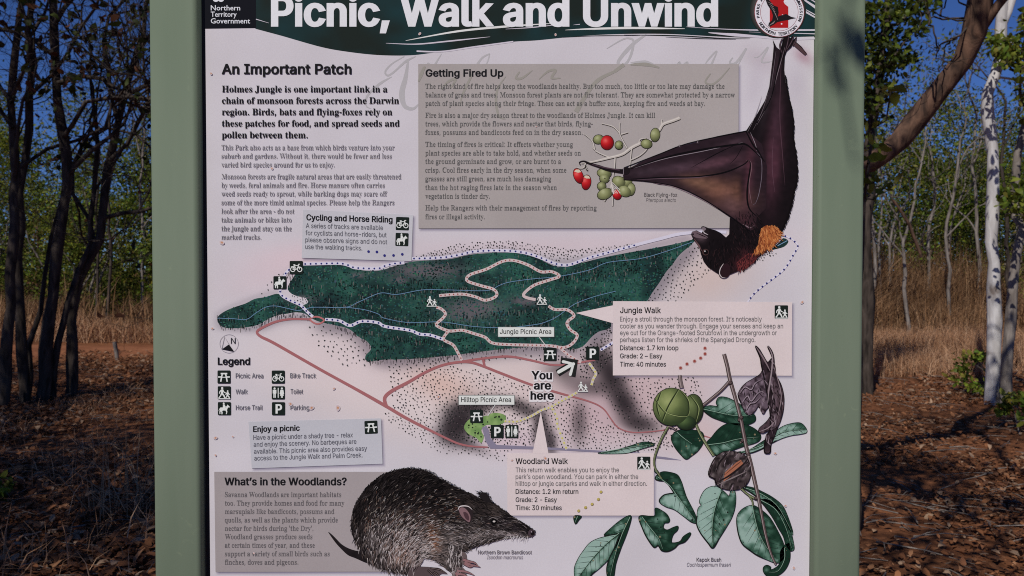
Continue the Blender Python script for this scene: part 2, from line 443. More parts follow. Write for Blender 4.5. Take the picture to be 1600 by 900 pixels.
# printed drop shadows of the cards
CARDS = {'cycling': [(473.7, 327.5), (645.5, 336), (643, 408), (471.5, 403)], 'fire': [(653.5, 100), (1154, 100), (1153.5, 356.5), (654, 357)],
         'picnic': [(388.5, 659), (595.5, 653.5), (598, 724.5), (393.7, 731.7)], 'woods': [(335, 737), (648, 737), (648, 893), (337, 893.5)],
         'jungle': [(957.5, 470.5), (1237.5, 472), (1237, 587), (957.5, 586.5)], 'walk': [(792.5, 708), (1021.5, 708), (1021.5, 805.5), (793, 805.5)]}
for k, pts in CARDS.items():
    if k in ('jungle', 'walk', 'cycling', 'fire', 'picnic', 'woods'):
        d = polydist([(x + 2.6, y + 3.2) for x, y in pts])
        mixin(0.62 * np.clip((2.6 - d) / 4.6, 0, 1) ** 1.3, (98, 92, 112))
# smudges behind the bat
soft(1190, 95, 30, 16, 30, (165, 152, 156), .5); soft(1255, 88, 16, 10, 40, (150, 110, 120), .6); soft(1245, 130, 18, 30, 0, (172, 164, 170), .5); soft(1180, 130, 14, 40, 10, (176, 168, 174), .5)
nz = (vnoise(PXX, PYY, 90, 3) - .5) * 5
base += nz[..., None]
nv = PXX.shape; idx = np.arange(nv[0] * nv[1]).reshape(nv)
V = np.stack([XX.ravel(), np.full(XX.size, 0.0), ZZ.ravel()], 1)
Q = np.stack([idx[:-1, :-1].ravel(), idx[1:, :-1].ravel(), idx[1:, 1:].ravel(), idx[:-1, 1:].ravel()], 1)
link('printed_sheet', np_mesh('printed_sheet', V, Q, np.minimum(lin(base.reshape(-1, 3)) * PAPER, .9), quad=True), panel, [M_print])

K = ink(24, 24, 26); GREY = ink(114, 111, 114); GREY2 = ink(88, 87, 84); GREEN_K = ink(26, 34, 30); WHITE = ink(212, 212, 204)
# ---- header band with brush strokes
cv = Ink(0.02)
band = smooth_line(pairs('399 45 440 56 500 73 540 80.5 590 86 640 86.5 680 82 740 74 800 65.5 840 63 900 57 960 53.5 1040 53 1120 57 1180 59 1275 57'), 4)
def bandcol(x, y):
    n = vnoise(x, y, 60, 5); m = vnoise(x, y, 22, 9)
    return np.stack([np.array(ink(26, 34, 30)) * (1 - q) + np.array(ink(24, 50, 52)) * q for q in np.clip((n * .75 + m * .35 - .45) * 2.2, 0, .9)])
cv.shaded([(399, -40)] + band + [(1275, -40)], bandcol, 9)
cv.poly([(320, -40), (400, -40), (400, 44), (320, 45)], ink(14, 15, 22), 2)
paper = ink(190, 184, 190); lt = ink(206, 206, 200)
for s, wd in (('634 63.5 715 49 790 41.5 866 36.5', [.6, 3, 3.4, .4]), ('603 67.5 650 69 700 64.5 766 57.5', [.5, 2, 2.2, .3]), ('651 80 690 80.5 740 73.5 802 65', [2.4, 2.2, 2.4, 2]), ('790 45.5 830 43 880 37.5', [.4, 1.6, .3]),
              ('883 47 920 45.3 980 43.8 1040 44.5 1070 45', [.4, 3, 3.6, 3, .6]), ('896 39 906 38', [.3, 1.2]), ('1107 51 1135 53.5 1180 57 1230 61 1275 60', [1, 5, 3.4, 3.6, 3]), ('1072 42 1120 45 1180 47 1275 47', [.4, 1.2, 2.4, 2.6]),
              ('1170 50 1275 53', [.4, 1.4]), ('1254 -2 1275 12', [2, 4.5]), ('1256 17 1275 28', [3, 2.2]), ('1250 10 1275 24', [1, 1.6]), ('1258 -6 1275 4', [1, 2]), ('400 30 420 36', [1.4, .4])):
    cv.line(pairs(s), wd, lt if '883' in s or '634' in s else paper, 4, 3)
for s, wd in (('975 54.5 1060 56 1130 60 1172 60.5', [.3, 1.6, 1.6, .3]), ('880 58.5 930 56 1000 55.5', [.3, 1.2, .3]), ('1040 58 1100 60.5 1150 61.5', [.3, 1.2, .3])):
    cv.line(pairs(s), wd, GREEN_K, 5, 3)
cv.build('header_band', panel)
cv = Ink(0.50)
text(cv, 'Picnic, Walk and Unwind', 423.5, 40, 1122, 46.5, 'st', ink(214, 220, 211), lift=0)
cv.build('title_lettering', panel)
cv = Ink(0.50)
for s, y, x1 in (('Northern', 16.3, 375.5), ('Territory', 26.3, 370), ('Government', 36.7, 391)):
    text(cv, s, 329.5, y, x1, 8.0, 'gill', ink(205, 207, 210))
for x, y, r in ((337.5, -2, 5.2), (345.5, -2, 5.2), (341, -9, 4)): cv.dot(x, y, r, ink(205, 207, 210), 0, 14)
cv.build('government_logo', panel)
# ---- round park emblem
cv = Ink(0.40); ex, ey = 1217.5, 19.0; EW = ink(206, 202, 204); ER = ink(160, 28, 30)
cv.dot(ex - 2, ey - 3, 44, ink(150, 140, 138), 0, 40, edge=ink(30, 36, 32))
cv.dot(ex, ey, 39.2, ink(120, 34, 42), 2, 48); cv.dot(ex, ey, 38.4, EW, 3, 48); cv.dot(ex, ey, 29.8, ink(120, 34, 42), 4, 48); cv.dot(ex, ey, 29.2, ink(200, 196, 198), 5, 48)
cv.poly(pairs('1202.5 -8 1202.5 43.7 1231.5 43.7 1231.5 11 1226 6.5 1224 3 1226 -2 1222 -8'), ER, 7)
for x, y in ((1227, 3), (1222.5, 24), (1221, 37.5)): cv.dot(x, y, 1.3, EW, 8)
bk = ink(30, 26, 28)
cv.poly(pairs('1196 0 1199 -4 1203 2 1209 9 1215 11 1216.5 20 1215 26 1221 24 1228 22 1236 26.5 1244 28.5 1236 30 1231 31.5 1222 33 1214 35 1210 38 1203 42 1200 41 1201 36 1206 32 1207.5 25 1205 17 1199 8'), bk, 9)
for q in range(7): cv.line([(1199 + q * 2.2, 3 + q * 3.5), (1207 + q * 1.3, 7 + q * 4)], [.3, .8], ink(140, 126, 122), 10)
for q in range(4): cv.line([(1202 + q * 2, 40 - q), (1208 + q, 35 - q)], [.8, .2], ink(140, 126, 122), 10)
def ring(s, a0, a1, r, cap, flip):
    nonspace = len(s) - 1
    for i, ch in enumerate(s):
        if ch == ' ': continue
        q = R(a0 + (a1 - a0) * i / nonspace); cx, cy = ex + r * math.cos(q), ey + r * math.sin(q)
        rot = q - math.pi / 2 if flip else q + math.pi / 2; ca, sa = math.cos(rot), math.sin(rot)
        def xf(P, cx=cx, cy=cy, ca=ca, sa=sa):
            u = P - P.mean(0) * np.array([1, 0]); u = u - np.array([0, -cap / 2])
            return np.stack([cx + u[:, 0] * ca - u[:, 1] * sa, cy + u[:, 0] * sa + u[:, 1] * ca], 1)
        text(cv, ch, 0, 0, None, cap, 'sm', K, lift=12, xf=xf, res=2)
ring('PARKS AND WILDLIFE COMMISSION', 168, 382, 34, 4.4, False)
ring('NORTHERN TERRITORY', 148, 40, 34.2, 4.6, True)
cv.build('park_emblem', panel)

# ---- large faint handwriting behind the text
gh = ink(166, 163, 162); gh2 = ink(142, 138, 128)
def script(s, wd, c=gh, z=0.10):
    cv = Ink(z); cv.line(pairs(s), wd, c, 0, 2); cv.build('script_stroke', panel)
for s, wd in (('632 88 612 100 602 112 606 118 616 112 634 96 650 88', [1.5, 2, 3, 3, 3, 4, 1]), ('638 92 634 120 628 145 632 165 645 170 655 162', [2, 5, 8, 9, 6, 2]), ('612 120 592 132 574 150 572 165 580 170', [1, 4, 4, 3, 1]),
              ('670 98 660 118 655 130', [3, 6, 2]), ('690 84 672 112 655 128', [1, 4, 2]), ('765 84 752 92 738 115 722 150', [2, 4, 4, 2]), ('765 84 760 100 742 118', [2, 2, 1]),
              ('1010 54 990 68 970 90 966 100 976 101 985 88 990 66 984 60 972 62 948 76', [2, 5, 6, 5, 4, 4, 3, 2, 1]), ('980 98 960 118 930 128', [4, 6, 1]), ('985 98 1010 97 1028 105', [1, 5, 2]),
              ('1052 110 1062 98 1060 108 1074 98 1070 108 1082 100', [2, 5, 3, 5, 3, 1]), ('1100 104 1106 94 1120 80 1112 100 1104 120', [1, 3, 2, 4, 2]), ('1145 90 1140 98 1150 98 1166 76 1152 104', [2, 4, 3, 2, 2]), ('1178 90 1186 88 1200 74 1190 96 1206 96', [1, 2, 3, 3, 1])):
    script(s, wd)

# ---- cards and boxes
def card(name, pts, c, extra=None, c2=None):
    cv = Ink(0.62)
    x0, y0 = pts[0]
    def fn(x, y):
        n = vnoise(x, y, 50, 17); q = np.clip((x - x0) / 500, 0, 1)
        return np.array(ink(c))[None] * (0.975 + 0.05 * n)[:, None] * (1 if c2 is None else 1) * (1 + 0.06 * (q - .5))[:, None]
    cv.shaded(pts, fn, 12)
    if extra: cv.poly(extra, ink(c), 1)
    return cv.build(name, panel)
card('info_card', CARDS['cycling'], (181, 180, 182)); card('info_card', CARDS['picnic'], (177, 177, 180))
card('grey_text_box', CARDS['fire'], (157, 150, 145)); card('grey_text_box', CARDS['woods'], (150, 142, 140))
# the script shows through the fire box a little
for s, wd in (('654 128 660 112 664 104', [2, 6, 3]), ('738 116 722 150 720 165', [3, 4, 1]), ('790 120 778 138 775 160 780 182 790 186', [1, 3, 4, 4, 1]), ('812 112 806 122 816 122 832 110', [2, 4, 3, 1]), ('842 124 856 112 868 110 862 122 876 122', [1, 3, 4, 4, 1]),
              ('960 112 935 125 918 145 900 175', [4, 6, 6, 8]), ('975 101 960 112', [6, 5]), ('985 101 1010 101 1030 106', [2, 6, 2]), ('690 140 700 128 712 124 704 138', [1, 4, 4, 2]), ('1110 115 1102 128 1112 132 1124 124 1140 106', [2, 3, 3, 2, 1])):
    script(s, wd, gh2, 0.80)

# ---- running text
for a_ in (('An Important Patch', 346.5, 115.5, 549.5, 15.6), ('Getting Fired Up', 665, 119.6, 786.5, 11.2), ('What’s in the Woodlands?', 351, 757.7, 541.8, 11.8), ('Legend', 340.5, 569.6, 391, 11.2)):
    cv = Ink(0.95); text(cv, *a_, 'sb', K); cv.build('heading_text', panel)
cv = Ink(0.95)
for y, x1, s in ((144, 605.5, 'Holmes Jungle is one important link in a'), (162, 623.5, 'chain of monsoon forests across the Darwin'), (179.7, 613, 'region. Birds, bats and flying-foxes rely on'),
                 (197.6, 624.5, 'these patches for food, and spread seeds and'), (215.6, 481, 'pollen between them.')):
    text(cv, s, 347, y, x1, 10.0, 'gb', K)
cv.build('bold_text', panel)
def block(rows, x0, cap, style, c, name='body_text', y0s=None):
    cv = Ink(0.95)
    for r in rows: text(cv, r[2], x0, r[0], r[1], cap, style, c)
    return cv.build(name, panel)
block([(234.2, 616.5, 'This Park also acts as a base from which birds venture into your'), (247.5, 612, 'suburb and gardens. Without it, there would be fewer and less'), (261, 523, 'varied bird species around for us to enjoy.')], 346.3, 7.8, 'gr', GREY)
block([(279.5, 627, 'Monsoon forests are fragile natural areas that are easily threatened'), (293, 601, 'by weeds, feral animals and fire. Horse manure often carries'), (306.3, 605, 'weed seeds ready to sprout, while barking dogs may scare off'),
       (320, 616, 'some of the more timid animal species. Please help the Rangers'), (333.6, 460, 'look after the area - do not'), (347, 455.5, 'take animals or bikes into'), (360.6, 456, 'the jungle and stay on the'), (374, 408, 'marked tracks.')], 346.3, 7.8, 'gr', GREY)
block([(138.7, 1132, 'The right kind of fire helps keep the woodlands healthy. But too much, too little or too late may damage the'), (152, 1148, 'balance of grass and trees. Monsoon forest plants are not fire tolerant. They are somewhat protected by a narrow'), (165.4, 1101, 'patch of plant species along their fringe. These can act as a buffer zone, keeping fire and weeds at bay.'),
       (184, 1023.5, 'Fire is also a major dry season threat to the woodlands of Holmes Jungle. It can kill'), (197.2, 926, 'trees, which provide the flowers and nectar that birds, flying-'), (210.6, 910, 'foxes, possums and bandicoots feed on in the dry season.'),
       (229.4, 895, 'The timing of fires is critical: It effects whether young'), (242.8, 907.5, 'plant species are able to take hold, and whether seeds on'), (256, 876.5, 'the ground germinate and grow, or are burnt to a'), (269.5, 885, 'crisp. Cool fires early in the dry season, when some'),
       (283, 861, 'grasses are still green, are much less damaging'), (296.7, 870, 'than the hot raging fires late in the season when'), (310.3, 765, 'vegetation is tinder dry.'), (328.5, 932, 'Help the Rangers with their management of fires by reporting'), (342.3, 757, 'fires or illegal activity.')], 664.6, 7.8, 'gr', GREY2)
block([(776.2, 533, 'Savanna Woodlands are important habitats'), (789.5, 538, 'too. They provide homes and food for many'), (802.6, 522.5, 'marsupials like bandicoots, possums and'), (815.8, 528, 'quolls, as well as the plants which provide'), (829, 489.5, "nectar for birds during 'the Dry'."),
       (842, 488, 'Woodland grasses produce seeds'), (855.3, 492, 'at certain times of year, and these'), (868.6, 515, 'support a variety of small birds such as'), (881.7, 466, 'finches, doves and pigeons.')], 351.6, 7.8, 'gr', ink(92, 88, 88))
GS = ink(116, 116, 120)
cv = Ink(0.95)
text(cv, 'Cycling and Horse Riding', 478.8, 343.9, 613.5, 9.2, 'sb', K, 347.6)
for x0, y0, x1, y1, s in ((478, 356, 598.5, 359.4, 'A series of tracks are available'), (477.6, 367.2, 604, 370.6, 'for cyclists and horse-riders, but'), (477.2, 378, 605, 381.5, 'please observe signs and do not'), (477, 388.8, 566, 391.2, 'use the walking tracks.')):
    text(cv, s, x0, y0, x1, 7.4, 'sr', ink(98, 98, 102), y1)
for x, y in ((576, 393), (589, 393.6), (601, 399.2), (615, 399), (628.7, 397.3)): cv.dot(x, y, 2.1, ink(44, 44, 110), 1, 10)
cv.build('card_text', panel)
cv = Ink(0.95)
text(cv, 'Enjoy a picnic', 395.7, 674.6, 468.7, 8.8, 'sb', K, 672.6)
for x0, y0, x1, y1, s in ((396, 687, 551.5, 682.8, 'Have a picnic under a shady tree - relax'), (396.5, 697.9, 557, 693, 'and enjoy the scenery. No barbeques are'), (397, 708.7, 573.5, 703.8, 'available. This picnic area also provides easy'), (397.5, 719.3, 566.5, 714.2, 'access to the Jungle Walk and Palm Creek.')):
    text(cv, s, x0, y0, x1, 7.4, 'sr', ink(92, 92, 98), y1)
cv.build('card_text', panel)
for s, x, y, x1 in (('Picnic Area', 368.5, 590.6, 411.5), ('Bike Track', 453.6, 590.4, 494.3), ('Walk', 368.5, 615.3, 387.5), ('Toilet', 454, 615.2, 473.7), ('Horse Trail', 368.7, 640.2, 410.7), ('Parking', 454, 640.2, 483.3)):
    cv = Ink(0.95); text(cv, s, x, y, x1, 7.6, 'sr', ink(100, 99, 104)); cv.build('legend_text', panel)
for s, x, y, x1, st, c in (('Black Flying-fox', 1006.3, 307.3, 1058, 'sm', ink(88, 84, 82)), ('Pteropus alecto', 1009, 315.4, 1056, 'si', ink(112, 107, 104)), ('Northern Brown Bandicoot', 746.7, 865.4, 831, 'sm', ink(110, 105, 108)),
                           ('Isoodon macrourus', 760.6, 873, 817, 'si', ink(132, 126, 130)), ('Kapok Bush', 1088, 877, 1126.6, 'sm', ink(88, 84, 88)), ('Cochlospermum fraseri', 1073, 884.8, 1142, 'si', ink(112, 108, 112))):
    cv = Ink(0.95); text(cv, s, x, y, x1, 6.0, st, c, res=2); cv.build('caption_text', panel)

# ------------------------------------------------------------------ the printed trail map
DG = ink(30, 62, 56)
forest = pairs('450 447 462 428 470 418 480 413 505 413 535 414 556 421 590 423 622 414 650 408 700 405 742 397 800 395 835 402 868 416 890 415 940 403 980 395 1020 388 1060 380 1086 374 1078 384 1062 398 1050 414 1040 426 1030 442 1020 456 1008 474 990 482 950 484 930 490 955 505 950 514 936 518 925 526 912 540 897 546 880 545 850 543 830 542 790 545 740 551 700 556 640 561 600 562 574 565 571 556 580 545 574 534 560 526 545 514 520 507 500 503 486 497 476 490 462 488 450 490 436 492 420 498 404 507 388 511 365 513 348 511 340 503 341 494 352 486 366 480 384 474 398 467 415 464 432 459 441 462 452 470 470 477 482 472 478 466 462 462 452 456')
def forest_col(x, y):
    n = vnoise(x, y, 34, 21) * .5 + vnoise(x, y, 12, 22) * .3 + vnoise(x, y, 5, 23) * .3
    q = np.clip((n - .3) * 1.9, 0, 1)[:, None]
    c = np.array([(24, 40, 40)]) * (1 - q) + np.array([(44, 84, 72)]) * q
    g = np.zeros(len(x))
    for gx_, gy_, rx, ry in ((665, 423, 60, 12), (740, 482, 48, 15), (725, 490, 30, 12), (820, 470, 22, 8), (624, 438, 14, 5), (560, 430, 12, 4), (470, 468, 22, 6)):
        g = np.maximum(g, np.exp(-((x - gx_) / rx) ** 2 - ((y - gy_) / ry) ** 2))
    g = np.clip(g * 1.1, 0, .9)[:, None]
    return lin(c * (1 - g) + np.array([(92, 86, 90)]) * g) * PAPER
cv = Ink(0.03)
cv.shaded(forest, forest_col, 3.2, 0, 4)
cv.shaded(pairs('1206 390 1216 380 1224 372 1232 377 1226 385 1214 389'), forest_col, 3, 0, 3)
Fp = np.array(smooth_line(forest, 6, True))
cand = np.stack([nrg.uniform(338, 1090, 16000), nrg.uniform(370, 568, 16000)], 1)
cand = cand[inside(cand, [tuple(p) for p in Fp])]
clump = vnoise(cand[:, 0], cand[:, 1], 26, 31)
for (x, y), n in list(zip(cand, clump))[:6200]:
    v = rnd.random() * .5 + n * .6; r_ = rnd.uniform(.9, 1.9)
    if v > .62: c = (38 + 24 * rnd.random(), 74 + 26 * rnd.random(), 66 + 24 * rnd.random())
    elif v > .35: c = (26, 52 + 18 * rnd.random(), 48 + 14 * rnd.random())
    else: c = (14, 22 + 10 * rnd.random(), 25)
    cv.dot(x, y, r_, ink(*c), 1, 5, r_ * .75)
# rows of trunks where the forest edge and the creek banks show them
creeks = ['340 497 365 498 385 499 400 489 415 480 430 478 446 481 465 485 480 482 492 480 540 480 560 472 594 458 620 460 660 453 700 453 760 454 780 446 795 441 830 436 872 432 920 422 950 410 1000 404 1040 393 1082 378',
          '540 480 570 484 592 491 600 497 640 504 690 503 740 510 790 512 830 508 850 504 870 495 885 484 900 474 930 463 962 455']
edge_rows = ['345 512 388 512 420 500 445 492 486 497', '520 508 560 526 578 540', '574 566 640 562 700 557 760 550 840 543 900 545', '450 430 470 440 500 460 520 470', '560 462 640 462 760 458', '490 484 540 485', '600 500 700 508 800 516 860 508',
             '930 470 1010 476', '640 440 700 452 760 452', '800 440 880 434 940 424', '720 500 800 488 860 480', '880 505 930 500', '660 470 690 476', '480 478 560 478', '560 520 640 530 700 540', '900 440 1000 420', '520 440 620 452']
for s in edge_rows + creeks:
    L = smooth_line(pairs(s), 2)
    for q in along(L, 1.5):
        if rnd.random() < .25: continue
        x, y = q[0] + rnd.uniform(-1, 1), q[1] + rnd.uniform(-3, 4); h = rnd.uniform(2.5, 7)
        c = ink(104, 98, 94) if rnd.random() < .2 else ink(14, 17, 18)
        cv.line([(x, y - h / 2), (x + rnd.uniform(-.4, .4), y + h / 2)], rnd.uniform(.5, 1.0), c, 2)
for _ in range(900):
    x, y = cand[rnd.randrange(len(cand))]; h = rnd.uniform(2, 6)
    cv.line([(x, y - h / 2), (x, y + h / 2)], .7, ink(15, 20, 22) if rnd.random() < .8 else ink(110, 104, 100), 2)
for s in creeks: cv.line(pairs(s), .95, ink(96, 128, 152), 4, 3)
cv.line(pairs('1215 384 1230 376'), 1, ink(118, 152, 178), 4)
forest_o = cv.build('map_forest', panel); forest_o['kind'] = 'stuff'
# little scrub trees of the open country
cv = Ink(0.02)
def scrub(poly, n, sz=1.7, dark=1.0, avoid=4.0):
    P = pairs(poly) if isinstance(poly, str) else poly; A = np.array(P); pts = []
    C_ = np.stack([nrg.uniform(A[:, 0].min(), A[:, 0].max(), n * 12), nrg.uniform(A[:, 1].min(), A[:, 1].max(), n * 12)], 1)
    grid = {}
    for x, y in C_[inside(C_, P)]:
        gk = (int(x // avoid), int(y // avoid))
        if any(math.hypot(x - a_, y - b_) < avoid * .85 for i in (-1, 0, 1) for j in (-1, 0, 1) for a_, b_ in grid.get((gk[0] + i, gk[1] + j), ())): continue
        grid.setdefault(gk, []).append((x, y)); pts.append((x, y))
        if len(pts) >= n: break
    for x, y in pts:
        r_ = sz * rnd.uniform(.55, .98); g = rnd.uniform(26, 50) * dark; c = ink(g, g * 1.02, g)
        cv.dot(x, y, r_, c, 1, 6, r_ * .72, rnd.uniform(-.6, .6))
        cv.line([(x, y), (x + .3, y + r_ * 1.5)], .6, c, 1)
        if rnd.random() < .35: cv.dot(x + r_ * .6, y + r_ * .9, r_ * .8, ink(110, 98, 98), 0, 6, r_ * .4)
scrub('612 610 660 586 705 572 760 580 830 604 905 628 950 652 985 680 1035 678 1060 700 1000 706 930 703 880 700 830 697 770 697 700 684 640 652 614 636', 900, 1.6, 1, 4.6)
scrub('600 640 660 670 720 694 800 702 790 722 740 712 690 708 640 680 604 656', 190, 1.5, 1, 5)
scrub('640 404 690 388 730 378 800 376 850 384 900 390 1000 380 1000 384 930 396 870 408 840 398 790 391 740 391 700 399', 230, 1.6, 1.2, 4)
scrub('1082 386 1098 388 1112 420 1060 470 1012 470 1030 444 1052 416', 150, 1.6, 1.2, 6)
scrub('1182 394 1210 392 1215 396 1190 408 1178 412', 24, 1.6, 1.3, 4)
scrub('955 590 1040 590 1090 590 1100 620 1050 680 1000 676 970 650 940 620 920 600', 260, 1.6, 1, 5)
scrub('905 548 930 528 955 508 957 560 930 590 905 590', 110, 1.9, 1, 4)
scrub('480 506 520 512 560 536 576 556 570 572 540 572 510 552 486 530', 60, 1.7, 1.4, 7)
scrub('605 570 640 566 720 560 780 556 850 552 900 560 860 568 790 560 730 566 690 570 640 590 610 606', 120, 1.7, 1.1, 6)
scrub('440 424 462 424 450 446 432 452 410 462 404 456', 14, 1.5, 1.4, 7); scrub('456 462 478 466 480 474 462 472', 20, 1.3, 1.3, 4)
scrub('700 640 720 634 800 620 830 640 850 660 850 690 800 694 720 690 704 670', 170, 1.5, .7, 4.6)
scrub('1000 680 1050 684 1060 700 1000 704', 24, 1.5, 1, 6)
so_ = cv.build('map_scrub', panel); so_['kind'] = 'stuff'
# green picnic lawn, roads and trails
cv = Ink(0.24)
def lawn(x, y):
    n = vnoise(x, y, 6, 41)[:, None]; return lin(np.array([(96, 128, 72)]) * (1 - n) + np.array([(136, 162, 100)]) * n) * PAPER
cv.shaded(pairs('725 668 731 657 742 652 758 650 772 645 788 648 790 658 778 664 760 664 752 672 756 682 752 692 744 684 732 678'), lawn, 3, 0, 3)
for _ in range(40):
    x, y = rnd.uniform(730, 786), rnd.uniform(650, 690); cv.dot(x, y, rnd.uniform(.7, 2), ink(34, 44, 32), 0, 6)
GRD = ink(124, 118, 134)
cv.poly(pairs('753 668 760 665 764 672 766 684 776 695 830 697.5 832 702 766 701 759 690'), GRD, 1)
cv.line(pairs('830 699.5 880 702 930 705 1000 708'), [4, 3.5, 3, 2], GRD, 1, 3); cv.line(pairs('1022 714 1040 716 1064 719'), [3.5, 3.5, .4], GRD, 1)
RED, RED2 = ink(152, 96, 96), ink(168, 104, 102)
for s, wd in (('484 499 455 498.5 430 503 408 513 401.5 519 408 526 430 537 500 577 560 610 604 635 640 656 700 686 720 694 740 697.5 762 698.5', [3.2, 3.5, 4, 4.5, 4.5, 4.5, 4.4, 4.6, 5.2, 5, 4.6, 3.4, 3, 2]),
              ('604 636 601 622 612 611 640 596 664 582 690 571 715 566 735 566 752 571 780 582 830 601 870 613 920 627 942 638 955 655 966 668 985 675 1010 675 1045 671', [5.5, 5.6, 5, 4.4, 4, 4, 4, 4, 4, 3.8, 3.6, 3.4, 2.8, 2.4, 2.2, 2, 2, 1.8, 1.6]),
              ('715 566 755 560 795 557 830 563 862 570 890 569 930 562', [3.5, 3.6, 3.6, 3.4, 3, 3, 3]), ('755 562 757 572', [4, 4]), ('1100 681 1110 684', [2, 1.6])):
    cv.line(pairs(s), wd, RED, 2, 3)
cv.line(smooth_line(pairs('484 499 488 496 494 494.8 500 496 506.5 500 502 504.5 496 506 490 504'), 2, True) + [(484, 499)], 2.6, RED2, 2)
cv.build('map_road', panel)
cv = Ink(0.42)
BLUE_D, RED_D, YEL_D = ink(40, 44, 104), ink(146, 76, 70), ink(190, 180, 92)
def trail(s, bed, dots, gap=8.4, wd=4.8, r_=1.55, start=3):
    L = smooth_line(pairs(s), 2)
    if bed is not None: cv.line(L, wd, bed, 0)
    for x, y in along(L, gap, start): cv.dot(x, y, r_, dots, 2, 7)
BB, RB, YB = ink(196, 192, 202), ink(188, 172, 168), ink(186, 178, 166)
trail('474 412.5 500 412 530 411.5 545 414.5 556 418.5 590 419.5 600 416 615 412 632 410.5', BB, BLUE_D)
trail('644 404 690 402.5 718 398 742 393 780 391.5 815 394 840 401 862 410 876 413.8 892 413 920 403 960 392 1000 381 1030 373.5 1060 366 1090 363 1112 362 1135 363', BB, BLUE_D)
trail('454 420 446 428 438 452 441 462 455 470 470 477 480 487 489 495', BB, BLUE_D, 7.5, 4.4)
trail('508 499 530 501 547 508.5 565 502 590 504 602 510 640 516 656 522 672 523.5 692 530', BB, BLUE_D)
trail('938 547 958 535', BB, BLUE_D, 7.5, 4.2)
trail('1216 365 1232 371 1240 376 1246.5 385 1240 397 1231 413 1222 424 1208 435 1192 447 1178 459 1168 472', ink(200, 196, 206), BLUE_D, 8.6, 2)
for s in ('686 462 720 459.5 742 463.5 757 469 770 466 776.5 460 771 452 752 446.5 732 440 729 435 736 428.5 760 420.5 785 408.5 803 407 825 414 845 424.5 862 424.5 874 431.5 860 437 836 445 822 455 818 462 826 466 837 468',
          '857 478 867 483.5 886 484 897 493 888 501 886 507 892 516 902 524 894 537 880 543 856 540 800 538.5 770 536 758 527 740 521 722 516 702 517 685 510.5 682 506 692 497 696 490 690 483 682 480', '700 518 693 530 708 539 716 552 722 563', '874 543 886 553 898 561 908 566'):
    trail(s, RB, RED_D, 6.6, 4.6, 1.2)
trail('920 567 926 575 931 584 927 592 924 602', YB, YEL_D, 7, 4.2, 1.6); trail('902 613 880 625 860 636 846 641 828 651 808 658.5 788 658', YB, YEL_D, 6, 4, 1.5); trail('862 637 870 652 871 665 879 686 885.5 702', YB, YEL_D, 8, 4, 1.6)
cv.build('map_trail', panel)
# name plates, pointers and the you-are-here arrow
PL = ink(203, 206, 198)
for (x0, y0, x1, y1), s, tx0, tx1, ty, ln in (((778.5, 511.3, 865.5, 526), 'Jungle Picnic Area', 781, 861.3, 521.7, [(842, 526), (855, 543)]), ((717, 618, 803.5, 632.2), 'Hilltop Picnic Area', 720.5, 798.6, 628, [(774, 632), (762, 650)])):
    cv = Ink(0.62); e = ink(110, 112, 108)
    cv.line(ln, 1.3, ink(188, 186, 182), 0)
    cv.poly([(x0 - .7, y0 - .7), (x1 + .7, y0 - .7), (x1 + .7, y1 + .7), (x0 - .7, y1 + .7)], e, 1); cv.poly([(x0, y0), (x1, y0), (x1, y1), (x0, y1)], PL, 2)
    text(cv, s, tx0, ty, tx1, 7.6, 'sm', ink(44, 46, 44), lift=3); cv.build('map_label', panel)
cv = Ink(0.62); STYLES['halo'] = (F_sans, 0.10, 0.10, 0)
for s, x0, x1, y in (('You', 830, 862.6, 592.4), ('are', 833.8, 861.3, 608.2), ('here', 828.8, 865.6, 624)):
    text(cv, s, x0 - 1.8, y + 1.4, x1 + 1.8, 15.2, 'halo', ink(212, 205, 203)); text(cv, s, x0, y, x1, 13, 'st', ink(26, 24, 26), lift=2)
cv.line([(871, 583), (897, 567)], 11, ink(30, 32, 30), 0); cv.line([(876, 563), (899, 565), (894, 588)], 10, ink(34, 35, 33), 1)
cv.line([(873, 581), (894, 569)], 5.4, PL, 3); cv.line([(880, 565), (896, 568.5), (891, 585)], 4.6, PL, 4)
cv.dot(873, 581, 2.7, PL, 5, 10); cv.dot(880, 565, 2.3, PL, 5, 10); cv.dot(891, 585, 2.3, PL, 5, 10); cv.dot(896, 568.5, 2.5, PL, 6, 10)
cv.build('location_arrow', panel)
cv = Ink(0.62)
cv.line([(358 + 14.4 * math.cos(R(q)), 537 + 14.4 * math.sin(R(q))) for q in range(0, 361, 12)], .6, ink(146, 141, 146), 0)
cv.line([(346.7, 545.7), (351.2, 526.2), (358, 538)], .7, ink(110, 108, 112), 1); cv.poly([(346.7, 545.7), (358, 538), (366.3, 549.6)], K, 2)
text(cv, 'N', 361, 537, 368.3, 9.2, 'sr', ink(50, 50, 54), lift=3); cv.build('north_arrow', panel)

